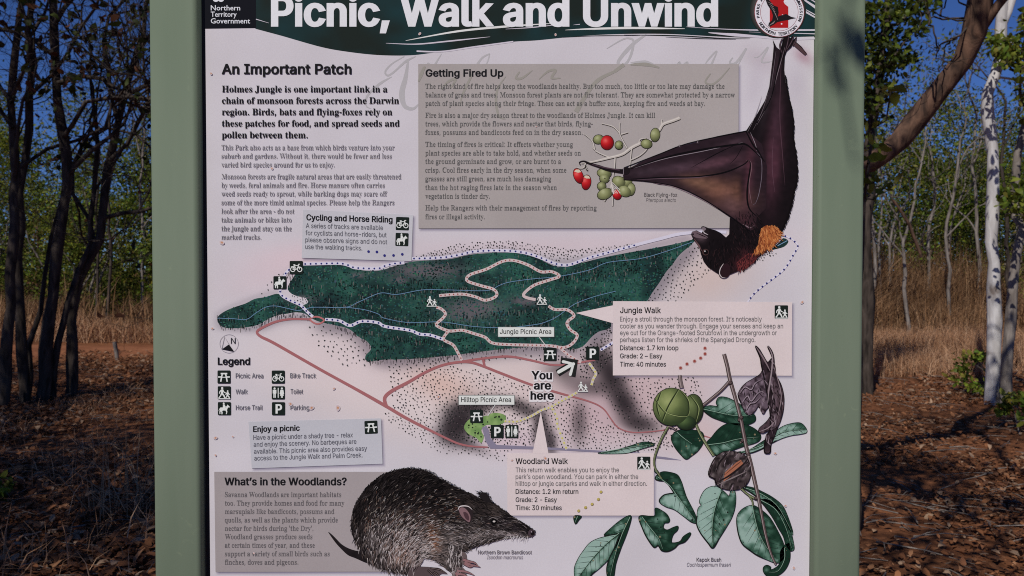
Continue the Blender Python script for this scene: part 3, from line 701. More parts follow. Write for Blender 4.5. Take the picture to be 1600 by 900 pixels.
# ---- pictogram tiles
def symbol(kind, cx, cy, s=20.4, rot=0, tile=True):
    cv = Ink(0.80); u = s / 20.0; ca, sa = math.cos(R(rot)), math.sin(R(rot)); w_ = ink(206, 210, 202)
    def T(p): return (cx + (p[0] * ca - p[1] * sa) * u, cy + (p[0] * sa + p[1] * ca) * u)
    def pl(st, l=3, sm=0): cv.poly([T(p) for p in pairs(st)], w_, l, sm)
    def ln(st, wd, l=3): cv.line([T(p) for p in pairs(st)], wd * u, w_, l)
    def dt(x, y, r_, l=3): cv.dot(*T((x, y)), r_ * u, w_, l, 12)
    if tile:
        c = []
        for qx, qy, a0 in ((8.6, 8.6, 0), (-8.6, 8.6, 90), (-8.6, -8.6, 180), (8.6, -8.6, 270)):
            c += [T((qx + 1.4 * math.cos(R(a0 + k * 30)), qy + 1.4 * math.sin(R(a0 + k * 30)))) for k in range(4)]
        cv.poly(c, ink(26, 34, 30), 0)
    if kind == 'P': text(cv, 'P', *T((-4.4, 7)), T((5.6, 0))[0], 14 * u, 'st', w_, lift=3)
    elif kind == 'picnic':
        ln('-5 -5.2 5 -5.2', 2.2); ln('-9 0 -4 0', 2); ln('4 0 9 0', 2); ln('-9 .4 9 .4', 1.2, 4); ln('-2.6 -4.6 -5 7.2', 2.1, 5); ln('2.6 -4.6 5 7.2', 2.1, 6)
    elif kind == 'toilet':
        for sx in (-5.6, 5.6):
            dt(sx, -6.6, 1.6)
            if sx < 0: pl('-8.4 -4.6 -2.8 -4.6 -2.8 1 -3.8 1 -3.8 7.6 -5.4 7.6 -5.4 2 -5.8 2 -5.8 7.6 -7.4 7.6 -7.4 1 -8.4 1', 4)
            else: pl('3.4 -4.6 7.8 -4.6 9 1.6 8 2.2 7.2 0 8.6 4.4 7 4.4 7 7.6 5.8 7.6 5.8 4.4 5.4 4.4 5.4 7.6 4.2 7.6 4.2 4.4 2.6 4.4 4 0 3.2 2.2 2.2 1.6', 4)
        ln('0 -7.6 0 7.6', 1.4, 5)
    elif kind == 'walk':
        dt(-3.2, -7.2, 1.7); pl('-4.4 -5.2 -1.8 -5.4 0.2 -1.6 2.4 -.6 1.8 .6 -.6 -.4 -1.8 -2.4 -1.6 1.2 .6 4 1.8 8 0 8 -1.4 4.8 -3.6 2.6 -5 5.2 -7.6 8.4 -9 7.4 -6.4 4.4 -5 .4 -4.6 -2.6 -6 -1.4 -6.8 1.4 -8 1 -7.2 -2.4', 4)
        dt(5.2, -2.6, 1.25); pl('4.4 -1 6.4 -1 7.6 1.4 9 2.2 8.4 3.2 6.6 2.2 6.4 4 8 5.8 8.8 8.2 7.2 8.2 6.2 6.2 4.9 5.2 3.8 7 2.6 8.4 1.6 7.6 3 5.8 3.8 3.2 3.2 1.6 2.6 3 1.6 2.6 2.6 .4', 5)
        ln('-9 9 9.4 9', 1.3, 6)
    elif kind == 'bike':
        for sx in (-5.2, 5.2): cv.line([T((sx + 3.4 * math.cos(R(q)), 2.8 + 3.4 * math.sin(R(q)))) for q in range(0, 361, 24)], 1.25 * u, w_, 3)
        ln('-5.2 2.8 -2.8 -3 3.6 -3 5.2 2.8', 1.2, 4); ln('-2.8 -3 .4 2.8 3.6 -3', 1.1, 5); ln('-5.2 2.8 .4 2.8', 1.1, 6); ln('-4.2 -4 -1.4 -4', 1.5, 7); ln('3.6 -3 3 -5 5.4 -5', 1.2, 7)
        ln('-8 -1 -2 -2', 1.0, 8)
    elif kind == 'horse':
        pl('-7.4 .2 -6.4 -1.6 -3 -1.8 1.6 -1.8 3.2 -3.6 4.6 -5.4 5 -6.4 5.8 -5.2 8.4 -2.6 7.6 -1.6 5.8 -2 4.6 .4 4 2.4 4.6 5 3.6 8.4 2.2 8.4 3 5.4 1.6 2.8 -2 2.8 -3.4 4 -2.6 6 -3 8.6 -4.6 8.6 -4.4 6.2 -5.4 4 -6.2 5.8 -6 8.2 -7.4 8.2 -7.6 4.6 -6.8 2.4 -7.2 1.4 -8.2 4 -8.8 3.4', 3)
        dt(-1, -8, 1.4, 4); pl('-2.2 -6.4 .4 -6.4 1.6 -3.4 3 -3 2.4 -2.2 .8 -2.4 .8 0 1 2.6 -.6 3.2 -.8 .4 -2.2 -1.4', 5)
    o = cv.build('map_symbol', panel); return o
for k, x, y, s, r_ in (('picnic', 350.3, 588.9, 20.4, 0), ('walk', 350.7, 613.6, 20.4, 0), ('horse', 350.9, 638.3, 20.4, 0), ('bike', 435, 589, 20.4, 0), ('toilet', 435, 613.6, 20.4, 0), ('P', 435.3, 638.4, 20.4, 0),
                       ('bike', 463.1, 418, 20.6, 0), ('horse', 437.6, 441.7, 20.4, 0), ('picnic', 859.6, 553.7, 20.2, 0), ('P', 925.7, 551.8, 20.4, 0), ('P', 776.7, 674, 20.4, 0), ('toilet', 799.7, 674, 20.4, 0), ('picnic', 744.7, 650.6, 20.2, 0),
                       ('bike', 629, 349.5, 20.6, 2), ('horse', 628.2, 374.3, 20.4, 2), ('picnic', 580, 667.5, 20.4, -2.5)): symbol(k, x, y, s, r_)
for x, y in ((674.5, 470.5), (846.5, 467.5), (910.5, 604)): symbol('walk', x, y, 17.5, 0, False)
# ---- the two walk cards with their pointers
CC = (203, 190, 186)
card('walk_card', CARDS['jungle'], CC, [(958, 477), (958, 505), (899.5, 489)]); card('walk_card', CARDS['walk'], CC, [(832, 708.5), (845, 643), (857, 708.5)])
GC = ink(106, 102, 100)
cv = Ink(0.95)
text(cv, 'Jungle Walk', 968.7, 489, 1032.6, 9, 'sm', K)
for y, x1, s in ((502, 1190, 'Enjoy a stroll through the monsoon forest. It’s noticeably'), (512.8, 1223.3, 'cooler as you wander through. Engage your senses and keep an'), (523.4, 1213.4, 'eye out for the Orange-footed Scrubfowl in the undergrowth or'), (534.2, 1180, 'perhaps listen for the shrieks of the Spangled Drongo.')): text(cv, s, 968.6, y, x1, 7.4, 'sr', GC)
for y, x1, s in ((546.9, 1059.8, 'Distance: 1.7 km loop'), (559.6, 1034.7, 'Grade: 2 – Easy'), (572.5, 1040.4, 'Time: 40 minutes')): text(cv, s, 968.6, y, x1, 7.4, 'sm', ink(52, 50, 50))
for x, y in ((1101.3, 544), (1101.4, 552.7), (1094.5, 559.4), (1085, 564.2), (1073.2, 568.6), (1063.2, 574.7)): cv.dot(x, y, 3, ink(182, 152, 146), 1, 12); cv.dot(x, y, 2.1, ink(140, 68, 60), 2, 10)
cv.build('card_text', panel)
cv = Ink(0.95)
text(cv, 'Woodland Walk', 805.6, 724.6, 887.4, 9, 'sm', K)
for y, x1, s in ((737.5, 967, 'This return walk enables you to enjoy the'), (748.1, 997, 'park’s open woodland. You can park in either the'), (758.8, 1010.7, 'hilltop or jungle carparks and walk in either direction.')): text(cv, s, 805.6, y, x1, 7.4, 'sr', GC)
for y, x1, s in ((771.3, 903.5, 'Distance: 1.2 km return'), (784, 870, 'Grade: 2 - Easy'), (796.6, 877.6, 'Time: 30 minutes')): text(cv, s, 805.6, y, x1, 7.4, 'sm', ink(52, 50, 50))
for x, y in ((939, 768.5), (935, 780), (925.2, 787.6), (915, 792.8), (904.2, 798)): cv.dot(x, y, 2.5, ink(120, 106, 70), 1, 10); cv.dot(x - .3, y - .4, 2, ink(172, 156, 84), 2, 10)
cv.build('card_text', panel)
symbol('walk', 1220.6, 487.5, 21, 0); symbol('walk', 1005.8, 723.6, 20.6, 0)

# ------------------------------------------------------------------ printed animals and plants
def blend(c0, c1, q): q = np.asarray(q)[..., None]; return np.array(c0, float) * (1 - q) + np.array(c1, float) * q
def spots(x, y, lst, c0):
    """base colour with soft spots (x, y, rx, ry, rotation, colour, amount)"""
    c = np.tile(np.array(c0, float), (len(x), 1))
    for cx, cy, rx, ry, rot, cc, a in lst:
        ca, sa = math.cos(R(rot)), math.sin(R(rot)); u = ((x - cx) * ca + (y - cy) * sa) / rx; v = (-(x - cx) * sa + (y - cy) * ca) / ry
        c = blend_rows(c, cc, np.clip(a * np.exp(-(u * u + v * v)), 0, 1))
    return c
def blend_rows(c, cc, q): return c * (1 - q[:, None]) + np.array(cc, float) * q[:, None]
def fur(cv, poly, n, flow, colour, ln, wd, lift, edge=0.0):
    A = np.array(poly); got = 0
    P = np.stack([nrg.uniform(A[:, 0].min(), A[:, 0].max(), n * 3), nrg.uniform(A[:, 1].min(), A[:, 1].max(), n * 3)], 1); P = P[inside(P, poly)][:n]
    for x, y in P:
        a_ = flow(x, y) + rnd.gauss(0, .22); L = ln * rnd.uniform(.6, 1.3); c = colour(x, y)
        ex_, ey_ = x + math.cos(a_) * L, y + math.sin(a_) * L; mx_, my_ = x + math.cos(a_ + .15) * L * .5, y + math.sin(a_ + .15) * L * .5
        cv.line([(x, y), (mx_, my_), (ex_, ey_)], [wd * .7, wd, .1], ink(*c), lift)
    if edge:
        for x, y in along(list(poly) + [poly[0]], edge):
            a_ = flow(x, y) + rnd.gauss(0, .25); c = colour(x, y); L = ln * rnd.uniform(.4, .9)
            cv.line([(x - math.cos(a_) * L * .5, y - math.sin(a_) * L * .5), (x + math.cos(a_) * L * .5, y + math.sin(a_) * L * .5)], [wd * 1.2, .1], ink(*c), lift)

# ---- fruiting branch
cv = Ink(0.75)
WB, DK = ink(176, 168, 158), ink(40, 36, 34)
def twig(s, wd, c=WB):
    L = smooth_line(pairs(s), 2); wd = np.array(wd if not np.isscalar(wd) else [wd, wd], float)
    cv.line([(x + .5, y + .7) for x, y in L], list(wd + .9), DK, 0); cv.line(L, list(wd), c, 1); cv.line([(x - .3, y - .4) for x, y in L], list(wd * .35), ink(196, 190, 180), 2)
twig('1062 184 1052 188 1036 194 1030 203 1018 218 1000 224 986 231 972 241 950 247 925 253 908 255', [5, 5, 4.5, 4, 4.6, 5, 4.4, 4, 3.4, 2.4, 1.6]); twig('1034 195 1034 187', [3, 1.4])
for s in ('952 246 938 240 929 234 926 230', '980 232 973 220 968 208 968 192', '968 208 958 198 940 193', '970 210 981 207', '938 240 930 236', '961 247 960 262 958 275 956 300', '987 230 985 250 984 262', '986 250 1000 243 1010 234 1014 226', '915 254 912 262 906 263 902 262', '914 258 918 266', '929 234 925 220 912 209', '998 226 1000 218 1010 216', '956 285 950 305 944 315', '958 290 957 322'):
    twig(s, [2.0, 1.0])
def berry(x, y, rx, ry, rot, kind):
    base_c, hi, lo = ((128, 132, 88), (172, 176, 134), (70, 74, 48)) if kind == 'g' else ((176, 26, 30), (222, 110, 100), (100, 12, 18))
    cv.dot(x, y, rx + .9, ink(26, 24, 20), 4, 18, ry + .9, R(rot))
    pts = [(x + rx * math.cos(q) * math.cos(R(rot)) - ry * math.sin(q) * math.sin(R(rot)), y + rx * math.cos(q) * math.sin(R(rot)) + ry * math.sin(q) * math.cos(R(rot))) for q in (2 * math.pi * i / 20 for i in range(20))]
    rr = max(rx, ry)
    def fn(px_, py_):
        d = np.hypot(px_ - x + rr * .25, py_ - y + rr * .3) / rr
        c = blend_rows(np.tile(np.array(base_c, float), (len(px_), 1)), lo, np.clip((d - .55) * 1.4, 0, 1)); return lin(blend_rows(c, hi, np.exp(-(d / .33) ** 2) * .85)) * PAPER
    cv.shaded(pts, fn, 1.9, 5)
for a_ in ((935, 218, 8, 7, -10, 'g'), (948.5, 223, 10, 11, 0, 'r'), (967, 227, 6, 6.5, 0, 'g'), (1010, 225, 8.6, 6.8, 10, 'g'), (1023.5, 211, 7.2, 10.4, 5, 'g'), (944, 271, 11, 7, 10, 'g'), (944.5, 279, 7.5, 7, 0, 'g'), (940, 291, 6.6, 6.6, 0, 'g'), (945, 303, 12, 8, -22, 'g'), (979, 284, 8, 9, 0, 'g'), (967, 284, 10.5, 8, 20, 'g'),
           (986, 296, 6, 9.5, 5, 'g'), (964, 304, 6.5, 8, -20, 'r'), (976, 299, 10.5, 8, 25, 'g'), (903.8, 275, 7, 12, -22, 'r'), (916, 285, 7, 11.4, 8, 'r')): berry(*a_)
cv.poly(pairs('897 268 900 265 905 265 908 269 903 270'), ink(196, 186, 160), 7); cv.poly(pairs('912 277 915 274 920 275 922 279 916 279'), ink(196, 186, 160), 7)
for q in range(7): cv.line([(956 + rnd.uniform(-8, 4), 283 + rnd.uniform(-3, 8)), (962 + rnd.uniform(-6, 8), 296 + rnd.uniform(0, 8))], [.4, 1.2, .3][:2], ink(190, 184, 174), 8)
cv.dot(945, 279, 1, DK, 8); cv.dot(971, 227, .9, DK, 8)
cv.build('berry_branch_picture', panel)

# ---- flying-fox hanging head down
cv = Ink(1.15)
cv.line(pairs('1234 62 1250 76 1259 85'), [6, 6, 4], ink(74, 54, 56), 0); cv.line(pairs('1236 60 1252 74 1261 86'), [1, 1.4, .4], ink(30, 22, 24), 1)
body = pairs('1224 57 1221 70 1218 78 1213 74 1207 62 1208.5 72 1207 90 1204 115 1201.5 136 1195 157 1181 181 1165 205 1172 214 1190 250 1190 300 1178 340 1160 352 1140 340 1139 366 1134 371 1126 364 1118 360 1108 357 1101 354 1095.5 355 1098 361 1096 364 1088 360 1081 362 1079.5 366 1083 374 1092 385 1094.5 396 1099 408 1106 417 1116 424 1124 429 1140 429 1152 424 1165 417 1176 409 1186 396 1200 388 1207 384 1214 374 1220 364 1226 352 1232 338 1237 320 1241 300 1245.5 283 1246 262 1244 240 1240 215 1239.5 187 1236 166 1231.5 148 1227 128 1225 108 1226 88 1229 80 1236 74 1240 66 1244 57 1239 63 1240 55 1234 60 1232 54 1228 58')
def bat_col(x, y):
    c = spots(x, y, [(1208, 250, 14, 70, 4, (76, 44, 54), .95), (1213, 190, 9, 50, 4, (58, 38, 46), .8), (1214, 110, 7, 50, 2, (44, 30, 36), .8), (1200, 150, 5, 50, 12, (52, 44, 48), .6), (1160, 405, 20, 16, -30, (72, 32, 36), .9), (1180, 410, 16, 10, -40, (80, 34, 36), .7), (1094, 370, 9, 8, 20, (78, 62, 66), .9), (1140, 395, 20, 20, 0, (12, 9, 10), .6)], (19, 14, 16))
    return lin(c * (0.9 + .25 * vnoise(x, y, 5, 61))[:, None]) * PAPER
cv.shaded(body, bat_col, 3, 1)
wing = pairs('1165 204.5 1150 207 1120 213 1092 220.5 1089 219.5 1086 223 1062 228.5 1055 231 1030 241 1000 254 985 262 976 262 973 264 973 271 974 280 986 282 1012 283.5 1030 288.5 1053 290.5 1072 297.5 1091 307 1106 314.5 1122 325 1140 338 1158 350 1171 361 1180 357 1182 340 1196 326 1198 260 1190 225')
def wing_col(x, y):
    c = spots(x, y, [(1130, 300, 44, 20, 18, (112, 76, 60), .95), (1090, 285, 30, 9, 12, (108, 78, 62), .95), (1145, 320, 22, 18, 30, (92, 66, 66), .8), (1152, 296, 10, 22, 0, (84, 56, 42), .5), (1165, 345, 16, 9, 35, (62, 38, 42), .9),
                     (1120, 254, 40, 7, -14, (88, 58, 66), .9), (1060, 262, 40, 8, -8, (70, 52, 60), .9), (1160, 258, 10, 8, -30, (76, 52, 58), .8), (1150, 222, 30, 5, -14, (64, 48, 54), .8), (1010, 268, 26, 6, -8, (56, 44, 50), .8), (1162, 280, 5, 30, 6, (34, 22, 26), .8), (1170, 270, 7, 50, 4, (72, 42, 50), .9)], (36, 25, 30))
    return lin(c * (0.88 + .26 * vnoise(x, y * 3, 8, 62))[:, None]) * PAPER
cv.shaded(wing, wing_col, 3, 3)
BKL, MID, HL = ink(12, 9, 11), ink(62, 50, 56), ink(132, 122, 126)
for s, wd, c in (('975 262 1030 241 1060 229 1092 220 1166 205', [1, 1.6, 1.6, 1.6, 2], BKL), ('985 264 1040 246 1090 235 1150 226 1165 226 1178 236 1194 252', [1, 2.2, 2.6, 2.6, 3, 2.6, .6], BKL), ('990 263 1040 248 1100 236 1150 225 1160 223', [.3, .8, .9, .8, .2], HL),
                 ('985 280 1040 277 1090 276 1130 270 1160 258 1169 250', [1, 1.6, 2, 2, 2.4, 1.4], BKL), ('995 281 1040 279 1090 277.5 1125 272', [.2, 1, 1, .2], ink(96, 76, 84)), ('1169 250 1172 258 1167 300 1170 325 1182 338', [1.2, 2.4, 2.6, 2.6, 1], BKL), ('1166 251 1172 252 1174 262 1170 290 1174 318', [.4, 1, 1, 1, .3], ink(110, 84, 88)),
                 ('1165 205 1176 226 1184 236 1194 253', [1.6, 2.6, 2.4, .6], BKL), ('1172 207 1180 226 1182 236', [.3, 1, .3], HL), ('1178 236 1188 246 1190 270 1186 300 1180 318 1176 320', [.4, .9, .9, .9, .9, .3], ink(104, 94, 102)), ('1150 226 1120 240 1080 262', [.6, 1.4, .2], BKL), ('1160 228 1150 246 1140 256', [.4, 1, .2], BKL),
                 ('974 281 1012 284 1053 291 1091 307 1140 338 1171 361', [1.2, 1.2, 1.2, 1.4, 2, 2], BKL), ('1020 286 1053 292.5 1091 309 1122 327', [.2, .6, .8, .2], ink(128, 104, 112)), ('1160 350 1172 356 1178 352', [.4, 2, .4], ink(110, 92, 96)),
                 ('1224 62 1214 110 1205 150 1190 180 1172 205', [1.4, 2, 1.6, 1.2, .4], BKL), ('1226 74 1216 110 1206 146 1196 170 1182 196', [.3, 1, 1, .8, .2], ink(112, 100, 104)), ('1212 80 1208 110 1204 138', [.3, .8, .2], ink(98, 88, 92)), ('1200 145 1190 175 1176 204', [.3, .8, .2], ink(98, 88, 92)),
                 ('1190 150 1180 180 1168 206', [.2, .8, .2], HL), ('1220 100 1218 180 1222 240 1226 290', [.4, 1.2, 1.2, .2], ink(74, 52, 60)), ('1208 215 1206 260 1210 300', [.2, .8, .2], ink(92, 66, 76))):
    cv.line(pairs(s), wd, c, 5, 2.5)
for x, y in ((1090, 223), (1062, 229)): cv.dot(x, y, 2.6, ink(46, 36, 40), 7, 8); cv.dot(x - .6, y - .8, 1.0, HL, 8, 6)
# thumb and hand reaching to the branch
cv.line(pairs('973 268 950 265 935 260 922 256 912 252 905 254 907 258'), [7, 6, 5.4, 4.6, 3.4, 2.4, 1.2], ink(24, 18, 20), 5, 2); cv.line(pairs('968 266 945 262 925 257'), [1.6, 2, 1], ink(72, 54, 62), 7, 2); cv.dot(978, 267, 6.2, ink(26, 20, 22), 7, 12); cv.line(pairs('974 262 974 273'), .8, HL, 8); cv.line(pairs('914 258 916 265 919 268'), [1.6, 1, .4], BKL, 7)
# furry outline, collar and head
backline = pairs('1228 120 1232 148 1237 170 1240 190 1240 215 1244 240 1246 262 1245.5 283 1241 300 1237 320 1232 338 1226 352 1219 366 1208 384 1190 396 1176 410 1160 421')
for x, y in along(smooth_line(backline, 2), 1.3):
    q = math.atan2(y - 250, 60) * .0 + R(60) + rnd.gauss(0, .25); L = rnd.uniform(3, 6.5)
    cv.line([(x - 1.5, y - 2), (x + math.cos(q) * L * .55, y + math.sin(q) * L)], [1.8, .1], ink(15, 11, 12), 3)
collar = pairs('1189 362 1194 356 1204 354 1213 356 1219 362 1219 369 1211 380 1205 387 1194 390 1182 396 1178 394 1184 384 1186 374')
cv.shaded(collar, lambda x, y: lin(spots(x, y, [(1202, 368, 12, 12, 0, (176, 104, 54), .9)], (128, 66, 36))) * PAPER, 2.5, 5, 2)
fur(cv, smooth_line(collar, 2, True), 260, lambda x, y: R(62 + (1205 - x) * 1.6), lambda x, y: [(176, 108, 58), (150, 82, 44), (112, 56, 32), (190, 126, 74)][rnd.randrange(4)], 6.5, 1.1, 6, 1.3)
fur(cv, [(1150, 330), (1186, 330), (1188, 372), (1180, 394), (1150, 420), (1110, 414), (1100, 395), (1110, 372), (1140, 378)], 420, lambda x, y: R(75 + (1150 - x) * .6), lambda x, y: [(10, 8, 9), (26, 20, 22), (44, 28, 30), (16, 12, 13)][rnd.randrange(4)], 6.5, .9, 5)
fur(cv, [(1150, 412), (1168, 398), (1186, 398), (1176, 410), (1156, 424)], 120, lambda x, y: R(100), lambda x, y: [(88, 38, 40), (58, 26, 28), (104, 48, 46)][rnd.randrange(3)], 6, .9, 6, 1.5)
cv.poly(pairs('1095 355 1099 353.5 1104 356 1108 362 1106 371 1100 369 1097 363 1099 360'), ink(28, 22, 24), 5, 2); cv.poly(pairs('1096 356 1100 355 1103 358 1099 361'), ink(112, 100, 104), 7, 2)
cv.poly(pairs('1080 364 1086 361 1095 364 1106 371 1103 373 1091 372 1084 370'), ink(98, 82, 86), 6, 2); cv.line(pairs('1087 364 1097 368 1106 372'), [.4, 1.6, .4], ink(20, 14, 16), 7); cv.line(pairs('1097 358 1100 364 1106 367'), [.4, 1.8, .6], ink(170, 160, 160), 8); cv.dot(1082.5, 366, 1.5, ink(30, 22, 24), 8)
cv.line(pairs('1084 373 1092 384 1096 392'), [.6, 2.4, .6], ink(92, 66, 66), 6)
cv.dot(1102, 394, 5.2, ink(66, 46, 44), 6, 12); cv.dot(1102.5, 394, 3.8, ink(12, 8, 9), 7, 12); cv.dot(1101, 392.5, 1.2, ink(176, 172, 170), 8)
cv.poly(pairs('1124 425 1123 430 1127 434 1133 434.5 1139 430 1141 420 1137 412 1130 414'), ink(38, 22, 26), 6, 2); cv.line(pairs('1130 412 1125 420 1124 428 1128 433.5 1133 434'), [.6, 1.2, 1.4, 1.2, .4], ink(186, 176, 172), 8, 2)
for s in ('1222 60 1218 72 1222 84', '1232 55 1230 68 1226 82', '1240 56 1236 66 1229 78', '1244 57 1242 66 1238 72'): cv.line(pairs(s), [1.6, 2.6, 1.4], ink(40, 28, 32), 5, 2); cv.line(pairs(s), [.2, .7, .2], ink(96, 78, 84), 7, 2)
cv.build('flying_fox_picture', panel)

# ---- bandicoot
cv = Ink(1.0)
band_o = pairs('835 832 832 827 825 822 814 815 802 808 790 799 778 791 768 783 764 776 760 770.5 755 769 751 771 750 776 752 780 745 776 735 771 725 767 715 762 705 757 695 751 685 746 678 741 668 736 655 733 640 731.5 626 733 612 736.5 598 742 586 750 575 760 566 771 558 783 552.5 796 550 808 549 820 550.5 832 554 843 559 853 565 862 572 871 582 881 592 887 604 891 618 894 632 895.5 644 895 652 890 658 880 664 872 674 873 685 879 694 886 702 892 712 893 720 888 722 876 723 866 728 861 737 857 747 853 760 849 775 845 786 842 797 840.5 810 839 822 840 830 838')
tail = pairs('513 831 519 835 526 842 534 850 544 856 556 860 568 862 580 872 584 882 572 879 556 872 544 867 534 858 524 847')
cv.shaded(tail, lambda x, y: lin(np.tile(np.array([[26, 22, 23]]), (len(x), 1)) * (0.8 + .5 * vnoise(x, y, 4, 71))[:, None]) * PAPER, 3, 0, 2)
def band_col(x, y):
    return spots(x, y, [(628, 848, 46, 34, 15, (104, 92, 88), .85), (640, 872, 36, 16, 5, (150, 134, 128), .7), (668, 858, 12, 16, 0, (178, 168, 162), .8), (680, 838, 8, 22, -12, (150, 92, 58), .95), (640, 806, 56, 14, 15, (52, 45, 43), .7), (592, 845, 22, 20, 20, (74, 68, 66), .8), (628, 866, 14, 16, 0, (140, 108, 92), .6),
                             (705, 840, 26, 16, 10, (92, 84, 80), .9), (700, 870, 20, 16, 30, (112, 102, 98), .8), (750, 838, 30, 10, -8, (116, 106, 102), .9), (800, 836, 26, 5, 8, (150, 138, 136), .8), (772, 796, 14, 8, 30, (80, 70, 64), .7), (770, 818, 16, 8, 0, (22, 18, 20), .9), (800, 822, 24, 6, 30, (44, 38, 40), .8), (735, 790, 16, 10, 25, (58, 50, 46), .6), (740, 815, 18, 14, 0, (76, 68, 64), .6)], (25, 21, 21))
cv.shaded(band_o, lambda x, y: lin(band_col(x, y) * (0.8 + .4 * vnoise(x, y, 4, 72))[:, None]) * PAPER, 3, 1, 2)
def bflow(x, y):
    if x > 735: return R(180 + 18 + (x - 735) * -.05) if y < 838 else R(150)
    vx, vy = x - 668, y - 905; a_ = math.atan2(vy, vx)
    t_ = math.atan2(-vx, vy) if False else a_ - math.pi / 2
    return t_ - .45
def bc(x, y):
    c = band_col(np.array([x]), np.array([y]))[0]; v = rnd.random()
    if v < .46 or (y < 790 and x < 700 and v < .64): return tuple(c * rnd.uniform(.15, .6))
    if v < .72: return tuple(np.minimum(c * rnd.uniform(1.0, 1.5) + 3, 225))
    if v < .86: return tuple(np.minimum(c * .5 + np.array((88, 76, 66)) * rnd.uniform(.25, .85) * (.55 if y < 800 else 1), 225))
    return tuple(np.minimum(c * .6 + np.array((120, 112, 108)) * rnd.uniform(.2, .9) * (.5 if y < 805 else 1), 225))
bo = smooth_line(band_o, 2, True)
fur(cv, bo, 5200, bflow, bc, 9, .85, 3, 1.6)
for _ in range(420):
    x, y = rnd.uniform(570, 720), rnd.triangular(750, 840, 820)
    if inside([(x, y)], bo)[0]:
        q = bflow(x, y) + rnd.gauss(0, .3); L = rnd.uniform(3, 7); cv.line([(x, y), (x + L * math.cos(q), y + L * math.sin(q))], [.9, .2], ink(*[(92, 80, 70), (124, 120, 118), (84, 58, 48), (130, 122, 112)][rnd.randrange(4)]), 5)
for _ in range(900):
    x, y = rnd.gauss(632, 30), rnd.gauss(846, 20)
    if inside([(x, y)], bo)[0] and y > 800:
        q = bflow(x, y) + rnd.gauss(0, .25); L = rnd.uniform(5, 11); cv.line([(x, y), (x + L * math.cos(q), y + L * math.sin(q))], [.9, .15], ink(*[(168, 160, 156), (22, 18, 19), (140, 130, 128), (30, 25, 26), (186, 176, 170), (120, 98, 88)][rnd.randrange(6)]), 5)
for _ in range(420):
    x, y = rnd.uniform(700, 800), rnd.uniform(806, 850)
    if inside([(x, y)], bo)[0]:
        q = bflow(x, y) + rnd.gauss(0, .25); L = rnd.uniform(3, 7); cv.line([(x, y), (x + L * math.cos(q), y + L * math.sin(q))], [.8, .15], ink(*([(150, 142, 140), (28, 24, 25), (110, 102, 100)] if y > 826 + (x - 760) * .1 else [(96, 90, 88), (18, 15, 16), (30, 26, 27)])[rnd.randrange(3)]), 5)
for x, y, q in [(600 + 10 * i, 893 + rnd.uniform(-1, 2), R(150)) for i in range(6)]: cv.line([(x, y - 6), (x - 6, y + 2)], [1.6, .1], ink(28, 24, 24), 5)
# ears, eye, muzzle, whiskers, feet
cv.poly(pairs('750 776 751 770.5 756 769 761 771 765 778 768 785 758 783'), ink(30, 26, 27), 6, 2)
cv.poly(pairs('715.5 796 716.5 791.5 722 790 731 791 737 795 739 803 737 812 733 817.5 728 815 720 807'), ink(40, 32, 33), 6, 2); cv.poly(pairs('717 796 719 793 724 792.5 730 797 735 806 734 815 730 814 721 806'), ink(118, 92, 94), 7, 2); cv.poly(pairs('724 800 730 801 733 808 732 813 727 809'), ink(70, 50, 54), 8, 2); cv.line(pairs('715.5 797 718 791.5 724 790 732 791 738 796'), [.5, 1.6, 1.6, 1.4, .4], ink(196, 188, 184), 8, 2)
cv.dot(771.5, 814.5, 5.6, ink(12, 10, 11), 7, 14, 4.6, .3); cv.dot(772, 814.3, 2.2, ink(186, 180, 172), 8, 8, 1.5); cv.line(pairs('764 811 770 808 778 812'), [.4, 1, .3], ink(120, 112, 108), 8, 2)
cv.dot(830.5, 832.5, 5.4, ink(64, 52, 56), 7, 14, 6); cv.dot(832, 832.5, 3.2, ink(20, 15, 17), 8, 12, 3.8); cv.dot(830.5, 830.5, 1, ink(150, 136, 142), 9)
cv.line(pairs('826 839 812 838.5 796 838 780 836'), [.6, 1.2, 1, .3], ink(26, 22, 23), 7, 2)
for i in range(26):
    x = 790 + i * 1.4; y = 838 + rnd.uniform(-2, 2); q = R(rnd.uniform(60, 140)); L = rnd.uniform(4, 11); cv.line([(x, y), (x + L * math.cos(q), y + L * math.sin(q))], [.7, .2], ink(190, 184, 182), 8)
FT = ink(78, 66, 66); NL = ink(24, 18, 19)
cv.poly(pairs('640 888 652 885 664 885 676 886 686 887 693 891 699 896 690 896 684 899 672 899 660 903 640 903'), FT, 4, 2)
for s in ('672 887 688 890 699 896', '676 892 684 897 688 902', '668 890 676 897 682 903'): cv.line(pairs(s), [3, 3, .6], NL, 6, 2); cv.line(pairs(s), [.6, .8, .2], ink(112, 96, 92), 8, 2)
FP = ink(132, 98, 98)
for o_, st in ((0, ('724 874 734 877 742 879 748 885', '726 878 736 882 745 884 751 886', '726 880 734 885 740 884')), (1, ('714 892 724 892 734 895 742 899', '714 896 726 898 734 904', '712 894 716 902 718 906'))):
    cv.poly(pairs('721 862 728 864 730 874 734 880 728 884 722 880 720 872') if o_ == 0 else pairs('708 886 722 886 728 893 726 902 710 904 706 894'), ink(94, 82, 80), 4, 2)
    for s in st: cv.line(pairs(s), [5, 4.4, 3.4, .6], ink(38, 30, 31), 6, 2); cv.line(pairs(s), [3.8, 3.2, 2.2, .3], FP, 8, 2)
fur(cv, pairs('700 850 724 850 722 880 722 892 708 892 700 880'), 160, lambda x, y: R(95), lambda x, y: [(130, 122, 118), (60, 54, 52), (172, 164, 160), (40, 34, 34)][rnd.randrange(4)], 8, 1, 7)
cv.build('bandicoot_picture', panel)

